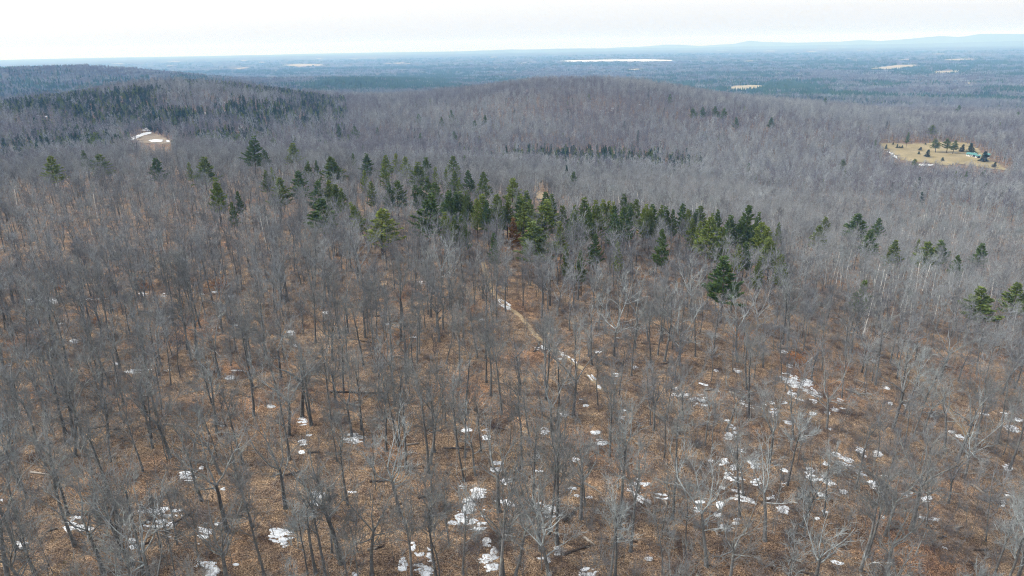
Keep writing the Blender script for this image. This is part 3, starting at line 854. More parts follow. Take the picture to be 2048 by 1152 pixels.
for (z0, (nm, lb, gr), L) in PLIST:
    for (lx, top, bot, w) in L:
        px, pt, pb, pw = z0[0] + lx / 2.88, z0[1] + top / 2.88, z0[1] + bot / 2.88, w / 2.88
        h = 19.0
        for it in range(3):
            p, t = hit(px, pt, h)
            depth = t * (ray(px, pt) @ (M3 @ np.array([0, 0, -1.0])))
            m = (pb - pt) / FPX * depth * 1.03                  # visible crown length in metres
            h = float(np.clip(12.0 + m * .8, 14.5, 28))
        p, t = hit(px, pt, h)
        wm = max(pw / FPX * depth, 2.6)
        vi = int(rng.integers(2 if nm == 'spruce_tree' else 5)); v = (SPR if nm == 'spruce_tree' else PINES)[vi]
        key = 'green'
        if nm == 'spruce_tree' or gr == 'scattered conifers on the round hill': key = 'dark green'
        elif gr and gr.startswith('white pines'):
            key = str(rng.choice(['dark green', 'green', 'yellow-green'], p=[.42, .38, .20]))
        elif gr: key = str(rng.choice(['dark green', 'green'], p=[.5, .5]))
        if 'dark' in lb: key = 'dark green' if not (gr and gr.startswith('white pines')) else key
        if 'yellow-green pine' in lb: key = 'yellow-green'
        cm = dead_crown if nm == 'dead_pine' else (v[1] if nm == 'spruce_tree' else PCOL[vi, key])
        sz = h / 20.0; sx = float(np.clip(wm / 4.8, .45, 1.75)); PINE_BOX.append((px - pw * .45, px + pw * .45, pt - 2, pb - (pb - pt) * .12, t))
        lean = -.22 if 'leaning left' in lb else 0
        e = plant(nm, lb, gr, (p[0], p[1], ground_at(p[0], p[1])), v[0], cm, sx, sz, rng.uniform(0, 6.28), lean); PINEOBJ[-1] = PINEOBJ[-1] + (key,)
for (z0, nm, lb, gr, L) in FIELDP:
    for (lx, top, bot, w) in L:
        px, pt, pb, pw = z0[0] + lx / 2.88, z0[1] + top / 2.88, z0[1] + bot / 2.88, w / 2.88
        p, t = hit(px, pb); m = (pb - pt) / FPX * t * 1.02; wm = pw / FPX * t
        v = (PINES if nm == 'white_pine' else SPR)[rng.integers(2)]
        k = 7.6 if nm == 'white_pine' else 5.0
        plant(nm, lb, gr, (p[0], p[1], ground_at(p[0], p[1]) + .3), v[0], v[1], wm / k, m / 20, rng.uniform(0, 6.28))

PA = np.array(PINE_AT)
def off_pines(x, y):
    k = np.ones(len(x), bool)
    for px_, py_, rr_ in PINE_AT: k &= np.hypot(x - px_, y - py_) > rr_
    return k
def clear_view(x, y, z, h):
    u, v = project(x, y, z + h)
    t_ = np.sqrt(x * x + y * y + (z + h - CAM_Z) ** 2); hid = np.zeros(len(x), bool)
    for a, b_, c_, d_, tp in PINE_BOX: hid |= (u > a) & (u < b_) & (v > c_) & (v < d_) & (t_ < tp)      # the pines stand in small gaps of the wood
    for hh in (3, 7, 11, 14):
        u, v = project(x, y, z + hh)
        hid |= inside(CLEAR_PX, u, v) | inside(KNOLL_PX, u, v) | inside(OPEN_PX, u, v)
    return ~hid
# ------------------------------------------------------------------ where the trees stand
TILE = {'A': (0, 832), 'B': (512, 832), 'C': (1024, 832), 'D': (1536, 832), 'E': (0, 560), 'F': (512, 560), 'G': (1024, 560), 'H': (1536, 560)}
def tpx(t, x, y): return TILE[t][0] + x / 3.6, TILE[t][1] + y / 3.6
BASES = {  # trunk feet read off the photograph (local px); o oak, a ash, p pole, + size
 'A': [(160,530,'o',1.0),(120,960,'a',.95),(540,935,'a',1.0),(290,300,'a',.9),(545,290,'o',.95),(610,190,'a',.8),(800,330,'p',1.1),(1100,230,'a',.9),(1030,400,'a',.85),(1450,610,'o',.9),(1590,420,'o',.85),(1640,830,'o',1.05),(740,1130,'o',1.0),(1030,1140,'a',.9),(870,1040,'p',1),(1160,950,'p',1),(1820,800,'a',.9),(410,510,'o',.9),(60,1230,'o',1),(1100,1260,'o',.9),(1640,1250,'o',1),(300,1200,'p',1)],
 'B': [(215,660,'o',1.0),(430,1130,'a',.9),(505,1170,'a',.9),(370,1140,'p',1.0),(60,1150,'a',.9),(620,1060,'o',1.1),(835,1140,'o',.95),(1040,715,'o',1.0),(1080,375,'a',.95),(1240,410,'a',1.0),(1285,260,'a',.9),(1450,220,'a',.9),(1505,300,'a',.8),(1300,1170,'a',.85),(1320,1180,'p',1.0),(1490,1140,'a',.8),(1780,1160,'o',.9),(395,70,'a',.9),(245,310,'a',.9),(780,210,'p',1.1),(660,640,'a',.8),(1390,930,'p',1.0),(1025,220,'a',.9),(1260,820,'a',.8),(740,1180,'p',.9)],
 'C': [(70,355,'a',1.0),(150,640,'a',.9),(210,970,'o',.95),(265,850,'a',.9),(495,740,'o',.95),(700,290,'a',.8),(1150,740,'o',.95),(1190,450,'a',.9),(1095,300,'p',1.0),(740,1150,'a',.8),(710,1160,'a',.75),(1400,1080,'o',.95),(1080,1140,'p',1),(1250,1000,'p',1),(1820,900,'o',.9),(1020,100,'p',.9),(20,1180,'o',.9),(1560,1230,'o',.9)],
 'D': [(240,800,'o',.85),(140,500,'a',.85),(845,860,'o',.85),(1030,830,'o',1.15),(1410,450,'o',.85),(1740,850,'o',1.0),(1060,1000,'s',.6),(1630,1150,'a',.85),(900,90,'o',1.05),(1120,120,'o',.85),(1650,190,'a',.9),(715,1010,'a',.8),(850,1170,'o',.9),(1270,250,'o',.9),(420,90,'o',.9),(790,290,'p',.9),(1800,1180,'o',.9),(330,1230,'o',.85)],
 'E': [(380,420,'a',1.0),(650,500,'a',1.0),(860,640,'o',.95),(1130,980,'a',1.0),(1240,540,'p',1.1),(1420,550,'o',.95),(1700,500,'p',1.1),(1780,560,'o',.95),(1820,770,'a',.95),(530,1130,'o',1.0),(780,1130,'o',.9),(600,1130,'p',1.0),(1090,1140,'a',.95),(340,1000,'o',.9),(130,1000,'o',1.0),(490,760,'a',.9),(1560,1100,'a',.9),(230,360,'o',.8),(1300,700,'p',1)],
 'F': [(60,550,'a',.95),(605,420,'a',.95),(660,385,'o',.9),(870,410,'a',.85),(845,490,'a',.9),(1080,745,'o',.9),(1160,590,'a',.9),(1690,835,'a',.95),(1770,970,'a',.95),(1510,930,'a',.9),(400,1040,'a',.95),(540,1000,'a',.9),(760,1080,'a',.9),(1030,1160,'a',1.0),(1365,1030,'p',1.1),(775,620,'a',.9),(590,370,'p',1.0),(240,1120,'o',.9),(900,250,'p',1.1),(1220,340,'p',1.1),(1430,420,'a',.85),(925,450,'p',1.0),(805,360,'p',1.0),(1000,900,'o',.95),(180,700,'o',.9)],
 'G': [(575,610,'a',.95),(1050,540,'a',.9),(980,440,'o',.85),(1000,600,'a',.85),(1200,610,'o',.95),(1320,550,'a',.9),(1690,790,'a',.95),(860,690,'a',.8),(440,980,'o',.95),(290,1130,'o',.9),(240,760,'a',.9),(700,1150,'a',.85),(1020,1080,'o',.85),(1120,1000,'p',1.0),(770,330,'a',.9),(820,320,'p',1),(910,360,'p',1),(1150,410,'a',.8),(1210,430,'a',.8),(1350,390,'p',1),(1290,420,'p',1),(1740,160,'p',1),(1800,240,'p',1),(1470,230,'p',1),(1230,1010,'o',.7),(60,760,'o',.85)],
 'H': [(390,645,'a',.95),(685,390,'b',.7),(110,310,'p',.9),(1125,870,'a',.9),(1370,730,'o',.9),(1500,680,'a',.9),(1500,1140,'p',1.0),(880,600,'a',.85),(985,650,'a',.9),(930,560,'p',1),(240,420,'a',.8),(290,400,'p',1),(250,540,'a',.85),(740,410,'p',1),(850,380,'p',1.1),(770,410,'p',1),(1560,740,'a',.9),(1770,760,'p',1),(1510,830,'p',.9),(1740,720,'p',1),(180,1150,'o',.8)],
}
cand = []   # x, y, kind, scale, lean
for t, L in BASES.items():
    for (x, y, k, s) in L:
        p, _ = hit(*tpx(t, x, y)); cand.append((p[0], p[1], k, s))
hand = np.array([c[:2] for c in cand])

def near_line(x, y, line, w):
    d = np.full(len(x), 1e9)
    for p in line[::2]: d = np.minimum(d, np.hypot(x - p[0], y - p[1]))
    return d < w
def blocked(x, y):
    b = near_line(x, y, TRAIL, 2.0) | near_line(x, y, TRACK, 2.6)
    for p in (CLEAR, KNOLL, OPEN): b |= inside(p, x, y)
    return b
def jitter_points(r0, r1, az0, az1, dens_ha, rng, jit=.95):
    s = math.sqrt(1e4 / dens_ha)
    xs = np.arange(-r1, r1, s); ys = np.arange(0, r1, s)
    X, Y = np.meshgrid(xs, ys); X = X + (rng.random(X.shape) - .5) * s * jit * 1.6; Y = Y + (rng.random(Y.shape) - .5) * s * jit * 1.6
    X, Y = X.ravel(), Y.ravel(); r = np.hypot(X, Y); az = np.degrees(np.arctan2(X, Y))
    k = (r >= r0) & (r < r1) & (az > az0) & (az < az1)
    return X[k], Y[k]

rng = np.random.default_rng(101)
# random fill in the near wood, thinner on the open right-hand slope
X, Y = jitter_points(72, 235, -46, 46, 330, rng)
keep = rng.random(len(X)) < np.clip(.34 + .30 * (-X / 110) + .5 * (fbm(X / 40, Y / 40, 71, 2) - .5) + .35 * np.clip((np.hypot(X, Y) - 130) / 90, 0, 1), .08, .9)
X, Y = X[keep], Y[keep]
dm = np.min(np.hypot(X[:, None] - hand[None, :, 0], Y[:, None] - hand[None, :, 1]), 1)
keep = (dm > 2.2) & ~blocked(X, Y) & off_pines(X, Y); X, Y = X[keep], Y[keep]
keep = clear_view(X, Y, height(X, Y), 13); X, Y = X[keep], Y[keep]
kk = rng.random(len(X)); pale = fbm(X / 60, Y / 60, 77, 2)
for x, y, u in zip(X, Y, kk):
    k = 'o' if u < .22 else ('a' if u < .56 else 'p')
    cand.append((x, y, k, rng.uniform(.62, 1.08)))
# order by how large they show; the first 300 are things of their own
cand.sort(key=lambda c: math.hypot(c[0], c[1]) / (c[3] * (.6 if c[2] == 'p' else 1)))
cx = np.array([c[0] for c in cand]); cy = np.array([c[1] for c in cand]); czz = height(cx, cy)
POOL = {'o': list(range(0, 8)), 'a': list(range(8, 14)), 'p': list(range(14, 18))}
LBL = {'o': ('bare_oak_tree', 'bare grey oak with forked spreading limbs rising from the brown leaf litter', 'bare oaks of the near wood'),
       'a': ('bare_ash_tree', 'tall straight bare grey tree with narrow upright crown above the leaf litter', 'straight bare trees of the near wood'),
       'p': ('bare_pole_tree', 'thin young bare pole tree with short twigs between the larger trunks', 'young pole trees of the near wood')}
rest = []
n_t = 0
for i, (x, y, k, s) in enumerate(cand):
    if k in 'sb': continue
    if n_t >= 300: rest.append(i); continue
    n_t += 1
    pi_ = POOL[k][rng.integers(len(POOL[k]))]; kind, tm, cm, H = NEAR[pi_]
    if rng.random() < np.clip(.10 + x / 150, .05, .42): cm = PALE[pi_]  # paler copies rightward: that side's light put into crown colour
    nm, lb, gr = LBL[k]
    e = bpy.data.objects.new(nm, None); COL.objects.link(e); e.empty_display_size = .5
    e.location = (x, y, czz[i])
    lean = rng.normal(size=2) * (.03 if rng.random() < .88 else .10) + (np.array([.0, .03]) if x > 20 else 0)
    e.rotation_euler = (lean[0], lean[1], rng.uniform(0, 6.283))
    e.scale = (s, s, s * rng.uniform(.93, 1.07))
    tag(e, lb, 'tree', gr); TREES.append((e, k, tm['fork'], tm['side'], s, math.hypot(*lean)))
    obj('trunk', tm, e); obj('crown', cm, e)
# birch and snag that stand out
for (x, y, k, s) in [c for c in cand if c[2] in 'sb']:
    e = bpy.data.objects.new('birch_tree' if k == 'b' else 'dead_snag', None); COL.objects.link(e); e.location = (x, y, ground_at(x, y))
    kind, tm, cm, H = NEAR[9 if k == 'b' else 15]
    tm2 = tm.copy(); tm2.materials.clear(); tm2.materials.append(MAT['birch' if k == 'b' else 'limb_pale'])
    e.rotation_euler = (0, .12 if k == 'b' else 0, .4)
    e.scale = (.75, .75, .85) if k == 'b' else (.9, .9, .5)
    obj('trunk', tm2, e)
    cm2 = cm
    obj('crown', cm2, e)
    tag(e, 'slim birch with bright white trunk leaning over the brown slope' if k == 'b' else 'short pale barkless snag beside a thick oak on the snowy slope', 'tree')

# the rest of the near wood and the wood up to 620 m: uncountable
rng = np.random.default_rng(102)
P, R, S, I = [], [], [], []
for i in rest:
    x, y, k, s = cand[i]
    P.append((x, y, czz[i])); R.append((rng.normal() * .03, rng.normal() * .03, rng.uniform(0, 6.28))); S.append((s, s, s)); I.append({'o': rng.integers(0, 3), 'a': rng.integers(3, 6), 'p': 6}[k])
X, Y = jitter_points(235, 640, -48, 48, 340, rng)
keep = ~blocked(X, Y) & off_pines(X, Y); X, Y = X[keep], Y[keep]; Z = height(X, Y)
keep = clear_view(X, Y, Z, 10); X, Y, Z = X[keep], Y[keep], Z[keep]
pale = fbm(X / 90, Y / 90, 78, 3)
for x, y, z, p in zip(X, Y, Z, pale):
    u = rng.random(); s = rng.uniform(.48, .8)
    k = rng.integers(0, 3) if u < .34 else (rng.integers(3, 6) if u < .68 else 6)
    if p > .58 and x > 0 and rng.random() < .5: k = 7
    elif rng.random() < .02: k = 7
    elif rng.random() < np.clip(.10 + x / 300, .04, .6): k = 8  # more pale crowns rightward, painting in the brighter, hazier look there
    P.append((x, y, z)); R.append((rng.normal() * .04, rng.normal() * .04, rng.uniform(0, 6.28))); S.append((s, s, s * rng.uniform(.9, 1.1))); I.append(k)
scatter('bare_woodland', P, R, S, I, MIDC, 'mass of bare grey hardwoods on the plateau behind the nearest trees', 'woodland')
print('mid', len(P))

# saplings and shrubs
rng = np.random.default_rng(103)
X, Y = jitter_points(70, 260, -46, 46, 560, rng)
keep = ~blocked(X, Y) & (rng.random(len(X)) < .35 + .9 * fbm(X / 25, Y / 25, 91, 3)); X, Y = X[keep], Y[keep]; Z = height(X, Y)
o_ = np.argsort(np.hypot(X, Y)); X, Y, Z = X[o_], Y[o_], Z[o_]
P, R, S, I = [], [], [], []
for i, (x, y, z) in enumerate(zip(X, Y, Z)):
    k = int(rng.choice(4, p=[.35, .35, .2, .1])); s = rng.uniform(.75, 1.15); rz = rng.uniform(0, 6.28); lx, ly = rng.normal(size=2) * .06
    if i < 300:
        e = bpy.data.objects.new('sapling', None); COL.objects.link(e); e.location = (x, y, z); e.rotation_euler = (lx, ly, rz); e.scale = (s, s, s)
        e.empty_display_size = .3
        tag(e, 'slender leafless sapling with few thin twigs in the leaf litter', 'sapling', 'leafless saplings under the near trees')
        SAPS.append((e, k, s)); obj('stem', SAPM[k][0], e); obj('twigs', SAPM[k][1], e)
    else:
        P.append((x, y, z)); R.append((lx, ly, rz)); S.append((s, s, s)); I.append(k)
X, Y = jitter_points(66, 330, -46, 46, 1500, rng)
keep = ~blocked(X, Y) & (rng.random(len(X)) < np.clip(1.9 * (fbm(X / 22, Y / 22, 93, 3) - .30) + .25 * (X > 10), .05, .9)); X, Y = X[keep], Y[keep]; Z = height(X, Y)
for x, y, z in zip(X, Y, Z):
    s = rng.uniform(.6, 1.25); P.append((x, y, z)); R.append((0, 0, rng.uniform(0, 6.28))); S.append((s * 1.2, s * 1.2, s)); I.append(rng.integers(4, 7))
scatter('underbrush', P, R, S, I, SHRC, 'leafless brush and thin saplings filling the floor of the wood', 'underbrush')
print('brush', len(P))

# hill and valley forest 620 m - 2600 m
rng = np.random.default_rng(104)
P, R, S, I = [], [], [], []
for r0, r1, dens in ((640, 1000, 300), (1000, 1500, 250), (1500, 2600, 110)):
    X, Y = jitter_points(r0, r1, -44, 44, dens, rng)
    keep = ~blocked(X, Y) & off_pines(X, Y) & clear_view(X, Y, height(X, Y), 11)
    for p in FPOLY: keep &= ~inside(p, X, Y)
    X, Y = X[keep], Y[keep]; Z = height(X, Y); r = np.hypot(X, Y); az = np.degrees(np.arctan2(X, Y))
    con = fbm(X / 110, Y / 110, 111, 3); con2 = fbm(X / 420, Y / 420, 115, 3); pale = fbm(X / 130, Y / 130, 119, 3)
    u = rng.random(len(X))
    pc = np.full(len(X), .012)
    lh = (az < -13) & (r > 730) & (r < 1900)                      # dark conifer hill on the left
    pc = np.where(lh, np.clip((fbm(X / 60, Y / 60, 112, 4) * .6 + con * .4 - .47) * 9 + .42, .12, .85), pc)
    sw = (np.abs(az - 5) < 11) & (r > 690) & (r < 830)            # spruce band in the valley
    pc = np.where(sw, np.clip((con - .40) * 4 * np.clip(1.3 - np.abs(az - 5) / 10, 0, 1) * np.clip(1.4 - np.abs(r - 760) / 55, 0, 1), .0, .8), pc)
    pc = np.where((r > 1650), np.clip((con2 * .6 + con * .4 - .42) * 4, .06, .75), pc)
    is_c = u < pc
    pp = np.clip((pale - .5) * 2.2 + .12 + .55 * np.clip((az - 4) / 14, 0, 1) * (r < 1450), .04, .72)  # cool pale crowns increase rightward in place of haze
    v = rng.random(len(X)); pick = rng.integers(0, 4, len(X))
    pick = np.where(v < pp, 4, pick); pick = np.where(is_c, np.where(rng.random(len(X)) < .75, rng.integers(5, 7, len(X)), 7), pick)
    s = rng.uniform(.6, 1.0, len(X)); s = np.where(is_c, s * .72, s)
    if r0 >= 1500: s = s * 1.15
    P.append(np.stack([X, Y, Z], 1)); R.append(np.stack([rng.normal(size=len(X)) * .04, rng.normal(size=len(X)) * .04, rng.uniform(0, 6.28, len(X))], 1))
    S.append(np.stack([s * 1.1, s * 1.1, s], 1)); I.append(pick)
P, R, S, I = map(np.concatenate, (P, R, S, I))
scatter('hill_forest', P, R, S, I, FARC, 'bare purple-grey forest with dark conifers covering the hills and valley', 'forest')
print('hill', len(P))

# plain: clumps of a dozen trees each, as one mass
rng = np.random.default_rng(105)
def clump(seed, kinds, n=12, rr=26):
    g = np.random.default_rng(seed); parts = []
    for i in range(n):
        k = kinds[g.integers(len(kinds))]; x, y = g.normal(size=2) * rr * .5; s = g.uniform(.7, 1.1)
        b = Build()
        if k == 'c':
            L = []; A, B_ = [], []
            b.tube(np.array([[x, y, -2], [x, y, 4 * s], [x, y, 15 * s]]), np.array([2.2, 2.6, .1]) * s, 5); parts.append((b, MAT['needle_dark']))
        else:
            A, B_ = [], []
            for j in range(14):
                a = g.uniform(0, 6.28); q = np.array([x, y, 6 * s]); e = q + np.array([math.cos(a) * g.uniform(1, 4.5), math.sin(a) * g.uniform(1, 4.5), g.uniform(3, 10)]) * s
                A.append(q); B_.append(e)
            A.append([x, y, -2]); B_.append([x, y, 8 * s])
            b.prisms(A, B_, .35, .25); parts.append((b, MAT['twig_far'] if k == 'b' else MAT['twig_pale']))
    return merged('grove', parts)
CLC = proto_collection('grove_clump', [clump(1, 'bbbp'), clump(2, 'bbb'), clump(3, 'bbpb'), clump(4, 'c'), clump(5, 'ccb')])
P, R, S, I = [], [], [], []
for r0, r1, dens in ((2500, 3600, 7), (3600, 5200, 3.6), (5200, 8000, 1.6), (8000, 14000, .45)):
    X, Y = jitter_points(r0, r1, -42, 42, dens, rng)
    keep = np.ones(len(X), bool)
    for p in FPOLY + [LK]: keep &= ~inside(p * 1.0, X, Y)
    X, Y = X[keep], Y[keep]; Z = height(X, Y)
    con = fbm(X / 500, Y / 300, 121, 4)
    c = con + rng.normal(size=len(X)) * .05
    pick = np.where(c > .53, 3, np.where(c > .47, 4, rng.integers(0, 3, len(X))))
    s = rng.uniform(.8, 1.15, len(X))
    P.append(np.stack([X, Y, Z], 1)); R.append(np.stack([0 * X, 0 * X, rng.uniform(0, 6.28, len(X))], 1)); S.append(np.stack([s, s, s], 1)); I.append(pick)
P, R, S, I = map(np.concatenate, (P, R, S, I))
scatter('plain_forest', P, R, S, I, CLC, 'blue-hazed forest of mixed woods covering the far plain', 'forest')
print('plain', len(P))

# ------------------------------------------------------------------ snow
SNOW = {
 'A': [(140,920,65,60),(185,918,30,30),(545,733,70,30),(500,790,70,70),(560,800,60,25),(630,815,75,30),(445,845,30,15),(890,795,40,30),(965,915,50,80),(1140,695,220,50),(1280,680,60,18),(1135,780,170,55),(1220,870,25,10),(1365,430,100,60),(1450,380,25,30),(1470,830,80,80),(1565,770,50,30),(1480,1070,130,35),(1530,1120,70,70),(1700,1070,30,14),(8,605,22,20),(1610,525,30,14),(1430,925,20,10)],
 'B': [(330,45,50,60),(385,142,35,16),(335,192,50,40),(330,262,35,16),(690,160,110,60),(445,585,80,70),(425,630,60,30),(175,870,130,80),(205,942,25,10),(175,1100,20,16),(700,548,60,12),(1520,105,60,40),(1660,135,50,60),(1720,385,60,30),(1740,340,60,20),(1810,470,60,35),(1485,515,40,25),(1600,560,80,60),(1530,650,70,110),(1480,735,60,55),(1430,770,60,30),(1590,790,110,70),(1640,690,50,60),(1790,625,120,35),(1665,915,50,70),(1690,1050,100,90),(1715,970,40,50),(1130,930,30,70),(1175,992,50,25),(1055,1085,50,100),(1245,1010,30,90),(1195,1110,100,80),(708,1140,25,25),(1390,645,30,20)],
 'C': [(235,100,45,40),(600,120,50,20),(645,190,80,25),(460,315,50,25),(435,520,45,30),(465,570,35,25),(560,585,35,20),(190,650,70,45),(275,680,70,80),(350,645,30,18),(325,710,50,20),(195,395,60,15),(180,295,30,25),(915,490,110,55),(900,580,150,50,-35),(1085,580,70,40),(225,1040,70,35),(325,980,35,60),(550,1120,90,70),(988,1030,40,30),(1570,150,60,40),(1550,40,30,20),(1575,75,30,20),(1605,115,20,40),(1660,245,60,20),(1750,340,70,50,-30),(1610,430,120,55),(1520,330,50,40),(1680,600,140,40),(1500,640,40,50),(1485,710,40,30),(1615,755,40,45),(1545,795,70,50),(1335,685,40,35),(1345,620,50,20),(1640,545,80,15),(1510,515,40,15),(1430,320,30,20),(1590,375,40,30),(1760,475,60,50)],
 'D': [(500,280,60,25),(570,315,70,25),(540,350,110,30),(420,340,40,25),(665,250,50,30),(690,415,80,30),(695,290,30,12),(790,270,50,40),(300,395,50,40),(330,445,90,35),(410,445,60,25),(115,390,50,20),(110,485,45,30),(110,670,70,40),(540,548,40,25),(405,690,45,14),(355,735,25,15),(390,570,70,25),(760,485,80,40),(850,430,60,15),(990,570,50,20),(1045,563,50,18),(1145,600,50,35),(1165,745,130,30),(830,725,20,30),(500,1055,60,30),(1380,158,50,30),(1325,112,30,15),(1755,95,90,40),(1725,370,50,30),(1690,625,30,40),(1720,560,50,20),(1270,950,45,20),(1600,605,30,12),(450,95,35,15),(150,42,50,25),(20,590,40,50),(440,480,70,30),(1800,30,50,40),(1810,715,40,15)],
 'E': [(240,160,110,50),(380,150,60,35),(300,165,60,40),(600,137,90,14),(725,137,60,12),(825,160,40,12),(1025,102,50,20),(540,440,50,25),(1000,655,150,30),(1180,652,90,14),(835,602,30,12),(1700,328,30,14),(1590,345,30,14),(1660,115,30,10),(1720,655,80,12),(1650,700,60,25),(530,645,50,14),(65,608,25,16),(10,640,40,20),(1455,102,30,10),(1540,87,40,9),(1180,110,30,14),(440,315,30,12),(270,212,40,10),(1600,1050,25,12)],
 'F': [(250,380,35,30),(280,470,25,15),(505,235,35,20),(105,907,45,25),(795,800,25,14),(1630,290,40,18),(945,318,18,10),(1195,20,40,18),(1130,412,35,9)],
 'G': [(180,493,25,14),(345,565,30,16),(740,683,50,20),(740,745,25,12),(620,520,40,16),(880,628,35,12),(1210,828,120,18),(1345,865,90,50),(1380,903,40,18),(1715,897,110,30),(1820,890,40,20),(495,853,35,16),(530,905,30,16),(375,970,40,25),(800,992,35,18),(808,940,25,10),(1475,655,30,12),(1380,750,50,12),(1480,800,50,14),(1620,648,40,25),(1175,780,40,12),(830,320,25,9),(605,1100,50,20)],
 'H': [(165,715,120,45,-25),(190,745,100,40,-25),(280,740,60,60),(170,815,50,30),(300,800,80,30),(350,830,70,25),(325,870,50,20),(40,945,50,45),(485,935,40,25),(425,955,35,20),(325,965,35,20),(520,865,40,20),(540,925,35,15),(850,780,35,16),(880,890,25,20),(990,900,30,14),(1170,980,30,14),(1565,970,50,15),(1700,965,40,20),(115,520,40,14),(155,620,30,16),(760,580,30,14),(240,860,80,15),(30,885,40,15),(120,885,30,20)],
}
SNOW_TRAIL = [('F',1790,180,95,34,-30),('G',235,488,50,20,-25),('G',340,515,65,20,-25),('G',385,545,55,20,-25),('G',450,585,40,14,-30),('G',575,700,55,26,-35),('G',625,772,28,16,-30)]
def snow_patch(px, py, w, h, ang, seed, label, group, dome=.06):
    p, t = hit(px, py)
    # a small patch of ground seen under the pixel box: local px -> ground axes
    q1, _ = hit(px + 2, py); q2, _ = hit(px, py + 2)
    ux, uy = (q1 - p)[:2] / 2, (q2 - p)[:2] / 2
    J = np.linalg.inv(np.stack([ux, uy], 1))
    a = rad(-ang); hw, hh = w / 2, h / 2
    R_ = np.linalg.norm(ux) * max(hw, 1) * 1.5 + .3; RY = np.linalg.norm(uy) * max(hh, 1) * 1.5 + .3
    Rm = max(R_, RY)
    st = max(.09, min(.22, Rm / 22))
    def f(X, Y):
        d = np.stack([X - p[0], Y - p[1]], -1) @ J.T
        dx = d[..., 0] * math.cos(a) + d[..., 1] * math.sin(a); dy = -d[..., 0] * math.sin(a) + d[..., 1] * math.cos(a)
        e = 1 - (dx / hw) ** 2 - (dy / hh) ** 2
        gx, gy = dx * np.linalg.norm(ux), dy * np.linalg.norm(uy)
        n = fbm(gx / 1.7 + seed * 7.3, gy / .55, 131, 4) - .5
        n2 = vnoise(gx / .32 + seed, gy / .2, 141) - .5
        return np.minimum(e, .4) + 3.9 * n + 1.0 * n2 - .08
    o = grid_sheet('snow_patch', f, p[0] - Rm, p[0] + Rm, p[1] - Rm, p[1] + Rm, st, .035, 'snow', thick=.12, dome=dome)
    if o: tag(o, label, 'snow', group); SNOWS.append((o, p, w, h, ux, uy))
    return o
sc_ = 0
for t, L in SNOW.items():
    for q in L:
        x, y, w, h = q[:4]; px, py = tpx(t, x, y); sc_ += 1
        ang = q[4] if len(q) > 4 else (-14 if px > 1400 and w > h * 1.5 else 0)
        snow_patch(px, py, w / 3.6 * 1.25, h / 3.6 * 1.25, ang, sc_, 'small ragged patch of old snow melting on the brown leaf litter', 'melting snow patches in the wood')
for q in SNOW_TRAIL:
    sc_ += 1; px, py = tpx(q[0], q[1], q[2])
    snow_patch(px, py, q[3] / 3.6 * 1.15, q[4] / 3.6 * 1.2, q[5], sc_, 'narrow strip of snow lying along the straw-coloured trail', 'snow strips on the trail', .08)
def far_snow(pts, label, group, step, wob=.6):
    P_ = px_poly(pts); lo, hi = P_.min(0) - 2, P_.max(0) + 2
    o = grid_sheet('snow_patch', poly_mask(P_, wob, 5.0), lo[0], hi[0], lo[1], hi[1], step, .9, 'ice')
    if o: tag(o, label, 'snow', group)
far_snow([(257, 282), (264, 276), (278, 270), (292, 265.5), (304, 265), (303, 269), (290, 272), (278, 277), (266, 282)], 'large snow bank along the upper edge of the bare brown knoll', None, 1.5)
far_snow([(297, 282), (312, 280), (328, 281), (325, 285), (305, 286)], 'snow remnant on the front slope of the brown knoll', 'snow remnants on the knoll', 1.5)
far_snow([(332, 282), (341, 282), (341, 285.5), (334, 285.5)], 'snow remnant on the front slope of the brown knoll', 'snow remnants on the knoll', 1.5)
far_snow([(1772, 303), (1776, 303), (1786, 308), (1797, 318), (1792, 319), (1780, 311)], 'long white snow drift along the left edge of the tan clearing', None, 3)
far_snow([(1822, 331.5), (1838, 329), (1864, 329), (1876, 332), (1850, 333), (1830, 333)], 'low white snow drift in the trees below the tan clearing', None, 3)
for (y, w) in ((250, 5), (253, 3.5), (256, 4), (258.5, 5), (261, 8), (263, 10)):
    far_snow([(293 - w, y - .7), (293 + w, y - .9), (293 + w, y + .7), (293 - w, y + .7)], 'thin snow sliver in the narrow cut above the brown knoll', 'snow slivers in the forest cut', 1.5, .3)
rng = np.random.default_rng(108)
for (x0, y0, x1, y1, n) in ((375, 200, 455, 245, 20), (260, 205, 300, 222, 6), (60, 232, 95, 245, 6), (330, 225, 360, 240, 4), (1200, 200, 1290, 240, 8), (80, 420, 110, 440, 4), (140, 425, 400, 440, 14), (700, 360, 720, 385, 4), (215, 360, 360, 385, 6), (830, 385, 860, 415, 4)):
    for i in range(n):
        px, py = rng.uniform(x0, x1), rng.uniform(y0, y1); w = rng.uniform(1.5, 4.5)
        far_snow([(px - w, py + rng.normal() * .3), (px - w * .3, py - .9), (px + w, py - .5), (px + w * .7, py + .6), (px - w * .4, py + .8)], 'tiny distant snow fleck showing between bare trees', 'distant snow flecks on the hills', 1.2, .4)

